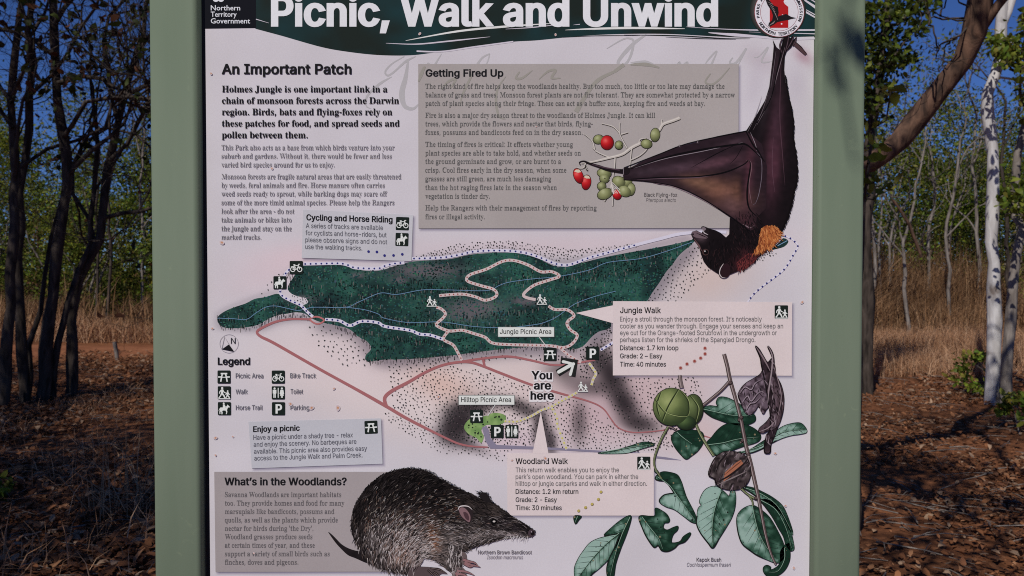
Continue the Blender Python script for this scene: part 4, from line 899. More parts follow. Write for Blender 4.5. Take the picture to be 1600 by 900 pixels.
# ---- kapok bush: leaves, green pods, split pods, twigs
def leaf_art(outline, mid, pale=.5, side=1, holes=0, dark_edge=1, seed=0):
    """leaf with shaded halves, midrib and side veins; colour runs from deep green to pale blue-green"""
    cv = Ink(0.95); O = smooth_line(outline, 2, True) if len(outline) < 60 else outline; Mi = smooth_line(mid, 2); A = np.array(Mi)
    d_, p_ = (33, 60, 46), (136, 161, 148)
    Oa = np.array(O)
    def fn(x, y):
        dm = np.hypot(x[:, None] - A[None, :, 0], y[:, None] - A[None, :, 1]); j = dm.argmin(1); dm = dm.min(1)
        tg = np.gradient(A, axis=0)[j]; sd = np.sign(tg[:, 0] * (y - A[j, 1]) - tg[:, 1] * (x - A[j, 0])) * side
        de = np.hypot(x[:, None] - Oa[None, ::2, 0], y[:, None] - Oa[None, ::2, 1]).min(1)
        q = pale + .08 + .22 * sd + .5 * (vnoise(x, y, 14, 80 + seed) - .5) + .45 * (vnoise(x, y, 5, 90 + seed) - .5) - .5 * np.exp(-(dm / 2.5) ** 2) - .45 * np.exp(-(de / 3.0) ** 2)
        c = blend((20, 44, 32), d_, np.clip(q * 3, 0, 1)); c = blend_rows2(c, (70, 104, 86), np.clip(q * 2 - .35, 0, 1)); c = blend_rows2(c, p_, np.clip(q * 2.2 - .95, 0, 1))
        return lin(c) * PAPER
    cv.line(list(O) + [O[0]], 2.0, ink(22, 28, 24), 0); cv.shaded(O, fn, 2.6, 1)
    cv.line(Mi, [1.6, 1.3, .5], ink(26, 36, 30), 3); cv.line([(x - .8, y - .5) for x, y in Mi], [.9, .7, .2], ink(128, 158, 136), 4)
    n = max(4, len(Mi) // 5)
    for i in range(1, n):
        k = int(i * len(Mi) / n); k2 = min(k + 1, len(Mi) - 1); tx, ty = Mi[k2][0] - Mi[k - 1][0], Mi[k2][1] - Mi[k - 1][1]; L = math.hypot(tx, ty) or 1; tx, ty = tx / L, ty / L
        for s_ in (-1, 1):
            prev = Mi[k]; pts = [prev]
            for st in range(1, 12):
                q = (Mi[k][0] + (tx * .75 + -ty * s_ * .75) * st * 2.6, Mi[k][1] + (ty * .75 + tx * s_ * .75) * st * 2.6)
                if not inside([q], O)[0]: break
                pts.append(q)
            if len(pts) > 2: cv.line(pts, [.9, .5, .2], ink(24, 36, 30), 3)
    for _ in range(7 + len(O) // 16):
        x, y = rnd.uniform(Oa[:, 0].min(), Oa[:, 0].max()), rnd.uniform(Oa[:, 1].min(), Oa[:, 1].max())
        if inside([(x, y)], O)[0]: cv.dot(x, y, rnd.uniform(.5, 1.6), ink(*[(28, 34, 28), (120, 110, 84), (20, 30, 26)][rnd.randrange(3)]), 4, 6)
    cv.build('printed_leaf', panel)
def blend_rows2(c, cc, q): return c * (1 - q[:, None]) + np.array(cc, float) * q[:, None]
LV = [('1098 639 1108 634 1121 635 1119 629 1123 621 1134 621 1146 626 1156 632 1164 641 1178 648 1180 656 1174 661 1162 664 1150 664 1138 661 1124 656 1110 650', '1098 639 1120 644 1145 649 1176 650', .42, -1),
      ('1104 694 1112 683 1122 671 1134 663 1150 661 1166 664 1180 671 1188 680 1186 688 1176 693 1164 696 1150 701 1136 706 1118 711', '1107 695 1130 692 1155 686 1186 683', .2, 1),
      ('1150 707 1170 703 1188 692 1206 680 1220 668 1236 662 1250 661 1258 668 1260 675 1250 678 1236 680 1220 685 1204 693 1188 702 1170 708', '1158 706 1190 696 1222 676 1256 671', .85, 1),
      ('1049 686 1052 678 1062 672 1080 672 1094 674 1099 680 1098 692 1090 704 1080 712 1072 717 1064 710 1055 699', '1058 675 1068 684 1082 694', .16, 1),
      ('1024 745 1034 737.5 1046 738 1058 742 1064 752 1068 764 1072 776 1078 788 1086 804 1088 816 1080 815 1068 806 1054 796 1040 791 1030 783 1036 774 1046 771 1052 770 1048 762 1040 752 1032 751 1025 749', '1028 745 1046 758 1058 774 1074 796 1086 812', .55, 1),
      ('1089 806 1091 794 1096 789 1093 785 1095 776 1101 766 1109 761 1118 760 1126 764 1133 770 1139 775 1142 766 1146 764 1149 774 1148 792 1143 808 1134 824 1124 840 1114 856 1106 848 1094 832 1088 818', '1127 768 1120 786 1115 806 1113 830 1114 854', .72, 1),
      ('1151 818 1152 806 1158 797 1168 791 1178 790 1188 796 1198 804 1206 814 1216 832 1224 850 1226 866 1222 876 1212 879 1198 874 1184 868 1172 860 1160 850 1154 836', '1176 790 1180 810 1186 832 1196 852 1210 870', .5, 1),
      ('1188 781 1200 780 1214 790 1226 806 1234 826 1239 846 1240 858 1234 860 1228 852 1224 838 1216 824 1206 806 1196 792', '1190 782 1212 796 1228 824 1237 856', .35, -1),
      ('1159 760 1176 762 1192 769 1208 778 1222 790 1230 806 1238 830 1236 834 1222 806 1206 790 1190 781 1174 770', '1160 761 1190 772 1216 792 1236 828', .62, 1),
      ('1219 860 1232 848 1234 862 1233 876 1226 890 1214 899 1200 900 1193 893 1193 886 1198 883 1204 886 1203 890 1210 888 1218 880', '1226 856 1226 874 1216 892 1202 894', .1, 1),
      ('898 900 898 886 904 872 912 860 922 848 936 841 952 837 966 832 971 833 968 842 964 852 958 862 950 874 938 886 926 896 916 906 900 906', '968 833 945 852 925 874 905 900', .95, 1),
      ('944 836 956 824 968 814 980 806.5 986 806.5 984 818 978 836 970 856 962 880 958 902 950 902 948 888 952 872 960 856 966 840 970 833 958 835', '985 808 972 836 962 866 954 900', .22, 1),
      ('999 806.5 1022 806.5 1024 794 1034 798 1042 804 1046 812 1044 816 1038 817 1036 824 1042 828 1052 824 1059 822 1058 828 1052 834 1049 842 1050 848 1062 846 1068 838 1078 832 1078 836 1070 846 1060 850 1054 856 1044 861 1034 860 1028 852 1022 855 1012 842 1004 826', '1004 808 1016 824 1030 842 1036 858', .4, 1),
      ('897 806.5 908 806.5 904 812 899 818', '903 807 899 817', .1, 1), ('935 708 960 704 984 697 1004 691 1018 692 1022 695 1008 699 992 704 975 708', '940 707 980 700 1018 694', .9, 1),
      ('1023 737 1024 732 1030 740', '1024 735 1027 740', .4, 1)]
for i, (o_, m_, pl_, sd_) in enumerate(LV): leaf_art(smooth_line(pairs(o_), 2, True), pairs(m_), pl_, sd_, seed=i)
cv = Ink(1.5); BR, BRD, BRL = ink(84, 70, 68), ink(30, 24, 25), ink(150, 136, 132); GRB, GRL = ink(88, 96, 66), ink(142, 148, 112)
def stem(s, wd, c=BR, hi=BRL):
    L = smooth_line(pairs(s), 2); wd = np.array(wd, float); cv.line(L, list(wd + 1.3), BRD, 0); cv.line(L, list(wd), c, 2); cv.line([(x - .8, y) for x, y in L], list(wd * .25), hi, 3)
stem('1062 586 1063 596 1065 606', [4, 5, 6], ink(104, 92, 90)); stem('1131 553 1136 572 1140 592 1148 620 1156 650 1161 675 1166 700 1172 722 1178 748 1184 775 1190 806 1196 836 1204 864 1212 882', [5, 5, 5, 4.6, 5, 5, 5.4, 5.4, 5, 4.6, 4, 3.6, 3, 2.4])
stem('1140 595 1126 610 1112 622 1097 634', [4, 3.6, 3.6, 3.6]); stem('1078 636 1083 652 1092 674 1102 692 1115 712', [3.4, 3.4, 3.6, 3.6, 3.4], GRB, GRL); stem('1044 666 1036 680 1028 698 1022 718 1024 732 1034 748', [3, 3, 2.6, 2.4, 2.2, 1.6], GRB, GRL); stem('1044 666 1050 668 1058 673', [2.6, 2, 1]); stem('1157 762 1168 772 1182 780', [2.6, 2.6, 3], GRB, GRL); stem('1170 774 1175 782 1176 790', [2, 2, 2], GRB, GRL)
for x, y in ((1155, 656), (1160, 688), (1169, 710), (1141, 598), (1158, 652), (1181, 778)): cv.dot(x, y, 3.4, BRD, 3, 8); cv.dot(x - .4, y - .5, 2.3, BR, 4, 8)
stem('1172 712 1164 716', [3, 2.4]); stem('1160 688 1156 692', [3, 2])
def pod(cx, cy, rx, ry, base_c, hi, lo, ribs, rot=0):
    pts = [(cx + rx * math.cos(q), cy + ry * math.sin(q)) for q in (2 * math.pi * i / 40 for i in range(40))]
    cv.line(pts + [pts[0]], 2, ink(24, 26, 18), 4)
    def fn(x, y):
        d = np.hypot((x - cx + rx * .25) / rx, (y - cy + ry * .3) / ry) + .18 * (vnoise(x, y, 8, 95) - .5)
        return lin(blend_rows(blend_rows(np.tile(np.array(base_c, float), (len(x), 1)), lo, np.clip((d - .5) * 1.3, 0, 1)), hi, np.exp(-(d / .35) ** 2) * .8)) * PAPER
    cv.shaded(pts, fn, 2.6, 5)
    for s in ribs: cv.line(pairs(s), [1, 2.2, 2.2, 1], ink(40, 48, 28), 7, 2); cv.line([(x + 1.6, y + .6) for x, y in pairs(s)], [.3, 1.2, .3], ink(136, 148, 96), 8, 2)
pod(1083, 639, 15, 23, (78, 90, 54), (112, 124, 78), (34, 42, 26), ['1078 618 1090 636 1086 658']); pod(1072, 660, 15, 11, (58, 76, 44), (92, 112, 66), (26, 36, 24), [])
pod(1049, 635.5, 28.5, 29, (106, 118, 70), (156, 164, 108), (46, 58, 34), ['1060 607 1044 634 1034 658', '1022 622 1040 644 1070 650 1076 640', '1032 613 1026 632 1030 650', '1062 609 1074 624 1076 640'])
def dried(poly, n, seed, cols=((64, 52, 54), (104, 88, 94), (34, 27, 29)), ang=70):
    P = pairs(poly); O = smooth_line(P, 2, True); cv.line(O + [O[0]], 2, ink(20, 16, 17), 4)
    def fn(x, y):
        q = vnoise(x * 1.6 + y * .5, y * .5, 6, seed); q2 = vnoise(x, y, 4, seed + 1)
        return lin(blend_rows2(blend_rows2(np.tile(np.array(cols[0], float), (len(x), 1)), cols[1], np.clip((q - .5) * 2.6, 0, 1)), cols[2], np.clip((.5 - q2) * 2.2, 0, 1))) * PAPER
    cv.shaded(O, fn, 2.2, 5)
    for _ in range(n):
        x, y = rnd.choice(O); x2, y2 = rnd.choice(O); mx_, my_ = x * .5 + x2 * .5, y * .5 + y2 * .5
        if inside([(mx_, my_)], O)[0]:
            q = R(ang + rnd.gauss(0, 16)); L = rnd.uniform(4, 13); cv.line([(mx_ - L * math.cos(q) / 2, my_ - L * math.sin(q) / 2), (mx_ + rnd.uniform(-1, 1), my_), (mx_ + L * math.cos(q) / 2, my_ + L * math.sin(q) / 2)], [.2, rnd.uniform(.8, 1.8), .2], ink(*rnd.choice([(22, 17, 18), (132, 118, 122), (30, 24, 26), (90, 74, 80)])), 7)
PD = ((70, 56, 60), (112, 96, 104), (30, 23, 26))
dried('1180 541 1186 546 1192 556 1199 566 1206 560 1210 572 1212 586 1220 602 1224 620 1223 640 1219 656 1214 668 1209 682 1204 694 1203 706 1199 708 1194 706 1194 694 1197 680 1202 672 1203 650 1200 628 1196 604 1192 584 1189 570 1187 558', 60, 101, ((44, 34, 38), (80, 64, 68), (18, 13, 15)))
dried('1153 617 1158 606 1166 598 1176 592 1187 585 1192 578 1196 590 1197 606 1199 622 1200 634 1196 640 1192 646 1188 638 1184 634 1180 640 1176 645 1170 648 1165 645 1161 638 1157 628', 50, 103, ((92, 78, 86), (138, 122, 132), (40, 31, 36)))
dried('1202 600 1207 588 1212 598 1219 612 1222 628 1220 648 1214 664 1208 670 1200 672 1192 676 1185 674 1187 668 1194 662 1201 654 1206 642 1207 624 1205 610', 40, 105, PD)
dried('1199 541 1204 546 1208 556 1209 572 1207 592 1204 600 1203 586 1205 570 1206 558', 8, 107, PD)
for s in ('1156 616 1164 606 1174 610 1180 600 1190 594', '1160 630 1168 620 1174 628 1184 616 1192 612', '1166 642 1172 632 1180 630 1188 622'): cv.line(pairs(s), [.5, 1.8, 1.4, .4], ink(34, 26, 30), 8, 2); cv.line([(x - .8, y - 1.6) for x, y in pairs(s)], [.3, 1.3, .9, .2], ink(150, 136, 142), 8, 2)
cv.line(pairs('1181 542 1190 556 1198 570 1203 580'), [.6, 2.4, 2.2, .8], ink(122, 106, 108), 9, 2); cv.line(pairs('1200 541 1206 556 1205 580 1201 606 1199 630'), [.6, 2.0, 2.2, 2, .6], ink(140, 126, 128), 9, 2); cv.line(pairs('1208 572 1215 594 1220 620 1214 654'), [.4, 1.4, 1.4, .3], ink(128, 112, 114), 9, 2); cv.line(pairs('1186 674 1200 668 1212 656'), [.6, 1.6, .4], ink(136, 120, 122), 9, 2)
dried('1107 742 1110 728 1118 714 1130 706 1144 705 1156 708 1166 714 1171 726 1172 742 1166 756 1156 763 1142 765 1128 762 1119 756 1116 748', 80, 111, ((58, 49, 49), (104, 94, 92), (24, 20, 21)), 110)
cv.poly(pairs('1132 738 1150 722 1157 718 1161 724 1150 736 1138 746 1130 752'), ink(150, 96, 72), 8); cv.line(pairs('1131 742 1150 726 1158 720'), [.6, 1.6, .8], ink(92, 52, 40), 9); cv.line(pairs('1122 752 1140 742 1160 726 1168 716'), [1, 3, 3, 1.5], BRD, 9, 2); cv.line(pairs('1118 738 1124 722 1136 708'), [1, 3, 1], BRD, 9, 2); cv.line(pairs('1120 757 1140 748 1166 736'), [.4, 2.4, .6], ink(120, 108, 106), 9, 2)
cv.build('kapok_pod_picture', panel)

# ---- rust spots and grime on the board
cv = Ink(0.5)
for x, y, r_ in ((347, 379, 2.6), (337, 684, 2.2), (364, 682, 1.2), (337, 711, 1.4), (425, 263, 1.6), (454, 631, 2.4), (487, 637, 2.6), (528, 637, 3), (656, 53, 1.6), (852, 716, 2.6), (800, 719, 1.4), (332, 513, 1.6), (1253, 472, 2), (1211, 708, 1.8), (868, 54.5, 1.4), (330, 115, 1.6), (522, 607, 1.6), (685, 620, 2.2), (397, 864, 1.2), (1240, 887, 1.8), (1227, 790, 1.6), (838, 198, 1)):
    cv.dot(x, y, r_ * 1.7, ink(186, 146, 118), 12, 9, r_ * 1.2, rnd.random() * 3, edge=ink(190, 180, 184)); cv.dot(x + .3, y, r_ * .6, ink(170, 112, 76), 14, 7, edge=ink(186, 146, 118))
ob = cv.build('rust_stain', panel); ob['kind'] = 'stuff'

# ------------------------------------------------------------------ ground
def gh_(x, y):
    """height of the ground"""
    x = np.asarray(x, float); y = np.asarray(y, float)
    near = np.exp(-(np.hypot(x, y) / 60.0) ** 2)
    flat = 1 - .8 * np.exp(-((y - 13.7) / 1.3) ** 2)
    return ((vnoise(x, y, 2.6, 201) - .5) * .10 + (vnoise(x, y, .7, 202) - .5) * .035) * near * flat
def ghz(x, y): return float(gh_(np.array([x]), np.array([y]))[0])
u = np.linspace(-1, 1, 261); gxs = np.sign(u) * (np.abs(u) ** 5 * 700 + np.abs(u) * 22); gys = gxs + 7
GX, GY = np.meshgrid(gxs, gys); idx = np.arange(GX.size).reshape(GX.shape)
Q = np.stack([idx[:-1, :-1].ravel(), idx[:-1, 1:].ravel(), idx[1:, 1:].ravel(), idx[1:, :-1].ravel()], 1)
tag(link('ground', np_mesh('ground', np.stack([GX.ravel(), GY.ravel(), gh_(GX, GY).ravel()], 1), Q, smooth=True, quad=True), None, [M_ground]), kind='structure')
M_track, t, b = new_mat('swept_red_track')
p = geo_pos(t); c = ramp(t, noise(t, 1.3, 8, p, .5), [(0.3, (0.19, 0.072, 0.034)), (0.7, (0.30, 0.125, 0.062))])
t.links.new(mul(t, c, ramp(t, noise(t, 25, 5, p), [(0.3, (.75, .72, .7)), (.7, (1.15, 1.12, 1.1))])), b.inputs['Base Color']); b.inputs['Roughness'].default_value = .95; b.inputs['Specular IOR Level'].default_value = .1
bump(t, b, noise(t, 30, 6, p), .7, .02)
tx = np.linspace(-40, 40, 321); tv = np.linspace(-1, 1, 17); TX, TV = np.meshgrid(tx, tv)
TY = 13.7 + TV * (1.0 + .25 * (vnoise(TX, TV * 0, 1.7, 204) - .5)) + .35 * np.sin(TX * .12); idx = np.arange(TX.size).reshape(TX.shape)
Q = np.stack([idx[:-1, :-1].ravel(), idx[:-1, 1:].ravel(), idx[1:, 1:].ravel(), idx[1:, :-1].ravel()], 1)
tag(link('dirt_track', np_mesh('dirt_track', np.stack([TX.ravel(), TY.ravel(), (gh_(TX, TY) + .006 + .02 * (1 - TV ** 2)).ravel()], 1), Q, smooth=True, quad=True), None, [M_track]), kind='structure')

# ------------------------------------------------------------------ plants: builders
def frames(n, up=None, tilt=1.0):
    """n random leaf frames: direction and side vectors"""
    d = nrg.normal(size=(n, 3)); d[:, 2] *= tilt
    if up is not None: d += np.array(up)
    d /= np.linalg.norm(d, axis=1)[:, None]
    s = np.cross(d, nrg.normal(size=(n, 3))); s /= np.linalg.norm(s, axis=1)[:, None]
    return d, s
def leaf_cloud(name, P, size, pal, mat, parent=None, up=None, tilt=1.0, ratio=.42, detail=6, var=.22, flat=False, kind=None, mulc=None):
    P = np.asarray(P, float); n = len(P)
    d, s = frames(n, up, tilt)
    if flat:
        a_ = nrg.uniform(0, 2 * np.pi, n); e = nrg.normal(0, .22, (n, 2))
        d = np.stack([np.cos(a_), np.sin(a_), e[:, 0]], 1); s = np.stack([-np.sin(a_), np.cos(a_), e[:, 1]], 1)
    L = nrg.uniform(.6, 1.3, n)[:, None] * size; W = L * ratio * nrg.uniform(.75, 1.25, n)[:, None]
    nn = np.cross(d, s); fold = nrg.uniform(.05, .5, n)[:, None]; curl = nrg.normal(.0, .22, n)[:, None]
    if detail == 6:
        rows = [P, P + d * L * .3 + s * W * .5 + nn * W * fold, P + d * L * .68 + s * W * .42 + nn * (W * fold + L * curl * .4), P + d * L + nn * L * curl, P + d * L * .68 - s * W * .42 + nn * (W * fold + L * curl * .4), P + d * L * .3 - s * W * .5 + nn * W * fold]
        T0 = np.array([(0, 1, 5), (1, 2, 4), (1, 4, 5), (2, 3, 4)])
    else:
        rows = [P, P + d * L * .45 + s * W * .5 + nn * W * fold, P + d * L + nn * L * curl, P + d * L * .45 - s * W * .5 + nn * W * fold]
        T0 = np.array([(0, 1, 2), (0, 2, 3)])
    k = len(rows); V = np.stack(rows, 1).reshape(-1, 3); T = (np.arange(n)[:, None, None] * k + T0[None]).reshape(-1, 3)
    pal = np.array(pal); c = pal[nrg.randint(0, len(pal), n)] * nrg.uniform(1 - var, 1 + var, (n, 1)) * (1 if mulc is None else mulc); C_ = np.repeat(c, k, 0)
    o = link(name, np_mesh(name, V, T, C_), parent, [mat])
    if kind: o['kind'] = kind
    return o
def tubes_mesh(name, tubes, mat, parent, sides=7):
    V, Q = [], []
    for pts, rad in tubes:
        P = np.array([tuple(p) for p in pts], float); n = len(P); r_ = np.interp(np.linspace(0, 1, n), np.linspace(0, 1, len(rad)), rad)
        tg = np.gradient(P, axis=0); tg /= np.maximum(np.linalg.norm(tg, axis=1), 1e-9)[:, None]
        ref = np.array([1.0, 0, 0]) if abs(tg[0, 0]) < .8 else np.array([0, 1.0, 0])
        sd = sides if r_[0] > .012 else 4
        o = len(V); q = np.arange(sd) * 2 * np.pi / sd
        for i in range(n):
            a_ = np.cross(tg[i], ref); a_ /= np.linalg.norm(a_); b_ = np.cross(tg[i], a_); ref = np.cross(a_, tg[i])
            lump = 1 + .10 * np.sin(q * 2 + i * 1.7) * (r_[i] > .02)
            V += list(P[i] + r_[i] * lump[:, None] * (np.cos(q)[:, None] * a_ + np.sin(q)[:, None] * b_))
        for i in range(n - 1):
            for j in range(sd): Q.append((o + i * sd + j, o + i * sd + (j + 1) % sd, o + (i + 1) * sd + (j + 1) % sd, o + (i + 1) * sd + j))
    return link(name, np_mesh(name, np.array(V), np.array(Q), smooth=True, quad=True), parent, [mat])
def rough(pts, step, wob):
    """smooth a 3-D path and make it a little crooked"""
    P = [np.array(tuple(p), float) for p in pts]; out = []
    for i in range(len(P) - 1):
        p0, p1, p2, p3 = P[max(i - 1, 0)], P[i], P[i + 1], P[min(i + 2, len(P) - 1)]; k = max(1, int(np.linalg.norm(p2 - p1) / step))
        for j in range(k):
            t_ = j / k; q = .5 * (2 * p1 + (p2 - p0) * t_ + (2 * p0 - 5 * p1 + 4 * p2 - p3) * t_ ** 2 + (3 * p1 - p0 - 3 * p2 + p3) * t_ ** 3); out.append(q + (nrg.normal(0, wob, 3) if (i + j) else 0))
    return out + [P[-1]]
def limb(tubes, tips, p, d, L, r, depth, spread=.75, up=.12, crook=.22, kids=(2, 4)):
    """a branch that wanders, forks and ends in twigs"""
    p = np.array(p, float); d = np.array(d, float); d /= np.linalg.norm(d); n = 5; pts = [p.copy()]
    for i in range(n):
        d = d + nrg.normal(0, crook, 3); d[2] += up; d /= np.linalg.norm(d); pts.append(pts[-1] + d * L / n)
    tubes.append((pts, [r, r * .55]))
    if depth == 0: tips.append((pts[-1], d)); tips.append((pts[3], d)); return
    for k in range(rnd.randint(*kids)):
        i = rnd.randint(2, n); e = d + nrg.normal(0, spread, 3); limb(tubes, tips, pts[i], e, L * rnd.uniform(.55, .8), r * rnd.uniform(.42, .62), depth - 1, spread, up, crook, kids)
    e = d + nrg.normal(0, spread * .5, 3); limb(tubes, tips, pts[-1], e, L * .7, r * .55, depth - 1, spread, up, crook, kids)
def round_tips(tips, per, rad):
    out = []
    for p, d in tips: out.append(np.array(p) + nrg.normal(0, rad, (per, 3)))
    return np.concatenate(out)
GREEN_D = [(0.024, 0.036, 0.007), (0.038, 0.056, 0.009), (0.052, 0.068, 0.011), (0.032, 0.044, 0.010)]
GREEN_M = [(0.092, 0.130, 0.014), (0.128, 0.165, 0.018), (0.165, 0.185, 0.022), (0.105, 0.122, 0.018), (0.185, 0.165, 0.03), (0.062, 0.092, 0.012)]
GREEN_Y = [(0.13, 0.18, 0.022), (0.19, 0.21, 0.03), (0.23, 0.215, 0.035), (0.09, 0.14, 0.02)]
BROWN_L = [(0.22, 0.090, 0.040), (0.28, 0.120, 0.054), (0.16, 0.066, 0.032), (0.30, 0.145, 0.072), (0.10, 0.046, 0.026), (0.22, 0.090, 0.040), (0.17, 0.072, 0.036), (0.34, 0.22, 0.14)]
STRAW = [(0.48, 0.27, 0.15), (0.40, 0.21, 0.11), (0.56, 0.35, 0.21), (0.30, 0.155, 0.08)]
def on(x, y, dz=0.0): return Vector((x, y, ghz(x, y) + dz))
def clear_of_board(P):
    P = np.asarray([tuple(p) for p in P], float); s = np.array(tuple(sun_from)); k = (P[:, 1] + .02) / s[1]; Q = P - k[:, None] * s
    return ~((k > 0) & (np.abs(Q[:, 0]) < .80) & (Q[:, 2] > .5) & (Q[:, 2] < 2.45))
def finish(root, tubes, leafP, bark_m, size, pal, ratio=.42, detail=6, tilt=.8, up=None, sides=7, mulc=None):
    tr = tubes_mesh('trunk', tubes, bark_m, root, sides); tr.matrix_parent_inverse = Matrix.Translation(-root.location)
    if leafP is not None and len(leafP):
        cr = leaf_cloud('crown', leafP, size, pal, M_leaf, root, up, tilt, ratio, detail, mulc=mulc); cr.matrix_parent_inverse = Matrix.Translation(-root.location)
def thing(name, label, cat, loc, group=None):
    return tag(empty(name, loc), label, cat, group)
def drop(v): return Vector((v.x, v.y, ghz(v.x, v.y) - .05))

# ------------------------------------------------------------------ the dark trees left of the sign
def traced(px_pts, D, wob=.012):
    P = [at(x, y, D + dd) for x, y, dd in px_pts]; P[0] = drop(P[0]); return rough(P, .25, wob)
LEFT = [('dark crooked tree at the left edge of the view, leaning right and upright above', 8.6, [(4, 640, 0), (8, 590, 0), (14, 480, 0), (19, 380, 0), (22, 270, .1), (18, 160, .2), (26, 60, .2), (40, -60, .3)], .052, [((20, 200, .1), (-.2, -.1, .7)), ((20, 150, .1), (.5, .2, .9)), ((22, 290, .1), (.5, -.3, 1.0)), ((18, 160, .1), (-.6, .2, .6))]),
        ('second dark trunk from the left edge, straight and upright in a close pair', 8.9, [(40, 650, 0), (37, 600, 0), (31, 500, 0), (29, 400, 0), (31, 300, 0), (42, 200, .1), (50, 100, .1), (48, 0, .1), (60, -90, .2)], .050, [((34, 260, 0), (.8, .1, .8)), ((45, 150, 0), (.7, .2, .6)), ((46, 90, 0), (-.5, .2, 1))]),
        ('thin dark sapling that leans right between the upright dark trunks', 9.2, [(42, 560, 0), (46, 540, 0), (66, 488, 0), (72, 430, 0), (82, 370, 0), (96, 310, 0), (120, 250, .2), (150, 180, .3)], .028, [((96, 310, 0), (.5, 0, .9)), ((120, 250, .1), (.1, .3, 1))]),
        ('tallest dark tree left of the sign, forked with a long trunk bending right', 9.0, [(66, 640, 0), (68, 595, 0), (78, 500, 0), (84, 430, 0), (94, 350, 0), (102, 290, 0), (96, 200, 0), (88, 110, .1), (84, 20, .1), (80, -80, .2)], .062, [((100, 280, 0), (.9, .1, .6)), ((96, 220, 0), (.8, -.2, .5)), ((90, 130, 0), (.9, .2, .5)), ((88, 90, 0), (-.7, .1, .7)), ((85, 40, 0), (.6, .1, .8))]),
        ('dark tree nearest the left post with a slanting trunk forked at waist height', 9.4, [(110, 645, 0), (111, 600, 0), (113, 500, 0), (120, 440, 0), (135, 410, 0), (156, 375, 0), (164, 330, 0), (168, 270, .1), (180, 200, .1), (200, 130, .2), (225, 50, .2)], .058, [((163, 340, 0), (.9, .1, .05)), ((150, 385, 0), (-.1, .1, 1.0)), ((172, 250, 0), (.8, .2, .5)), ((184, 190, 0), (-.4, .2, .9)), ((195, 150, 0), (.9, -.1, .4)), ((212, 90, 0), (.5, .1, .9))]),
        ('grey lit stem leaning against the dark tree nearest the left post', 9.1, [(82, 625, 0), (84, 580, 0), (98, 500, 0), (108, 470, 0), (126, 420, .2), (143, 380, .3), (146, 300, .3), (150, 200, .4), (140, 110, .5)], .034, [((146, 300, .3), (.4, .1, .9)), ((148, 220, .3), (-.5, .2, .8))])]
for label, D, path, r0, forks in LEFT:
    base_p = drop(at(path[0][0], path[0][1], D)); root = thing('bare_tree', label, 'tree', base_p, 'dark trees left of the sign')
    tubes, tips = [(traced(path, D), [r0 * 1.25, r0, r0 * .9, r0 * .75, r0 * .5])], []
    for (fx, fy, fd), d in forks: limb(tubes, tips, at(fx, fy, D + fd), d, rnd.uniform(1.1, 1.8), r0 * .46, 4, .66, .04, .26, (2, 3))
    limb(tubes, tips, at(path[-1][0], path[-1][1], D + path[-1][2]), (0.1, .1, 1), 1.3, r0 * .45, 2, .7, .05)
    sel = [q for q in tips if rnd.random() < .075]
    finish(root, tubes, round_tips(sel, 4, .09), M_bark_dark, .105, [(0.018, 0.022, 0.010), (0.03, 0.034, 0.014), (0.055, 0.07, 0.015), (0.10, 0.04, 0.02)], .5)

# ------------------------------------------------------------------ trees behind and left of the viewer: their crowns shade the ground in view
def shade_tree(x, y, h, rad, n, label, lean=(0, 0), depth=3, leaf=.11, squash=.7, per=10, sig=.32):
    root = thing('shade_tree', label, 'tree', on(x, y, -.05)); top = np.array([x + lean[0], y + lean[1], h - rad * .8]); b0 = np.array(tuple(on(x, y, -.05)))
    tubes, tips = [(rough([b0, b0 * .6 + top * .4 + nrg.normal(0, .1, 3), top], .3, .02), [.13, .09, .07])], []
    for k in range(n):
        a_ = 2 * math.pi * k / n + rnd.random(); limb(tubes, tips, top + np.array([0, 0, rnd.uniform(-.5, .3)]), (math.cos(a_), math.sin(a_), rnd.uniform(.1, .7)), rad * .55, .045, depth, .7, .05, .2)
    tubes = [t_ for t_ in tubes if clear_of_board(t_[0]).all()]; LP = round_tips(tips, per, sig); LP = LP[clear_of_board(LP)]
    finish(root, tubes, LP, M_bark_dark, leaf, GREEN_D + GREEN_M[:2], .5, 4)
shade_tree(-6.6, 0.6, 7.2, 2.6, 7, 'leafy tree out of view at the left whose crown shades the left foreground', per=6)
shade_tree(-5.0, -2.6, 7.4, 2.5, 7, 'leafy tree behind the viewer at the left shading the litter near the left post', per=6)
shade_tree(-9.0, 3.6, 8.6, 3.0, 8, 'large leafy tree far left out of view shading the dark trunks')
shade_tree(-8.4, -1.2, 8.6, 2.8, 7, 'leafy tree left behind the viewer shading the middle of the left side')
shade_tree(3.4, -2.2, 6.2, 2.2, 6, 'sparse leafy tree behind the viewer at the right dappling the right foreground', (-1.7, 2.3), 3, .10, .7, 9, .27)
shade_tree(5.2, -.6, 7.4, 2.2, 6, 'leafy tree out of view at the right dappling the litter beside the white gum', (-1.0, 1.6), 3, .10, .7, 6, .25)
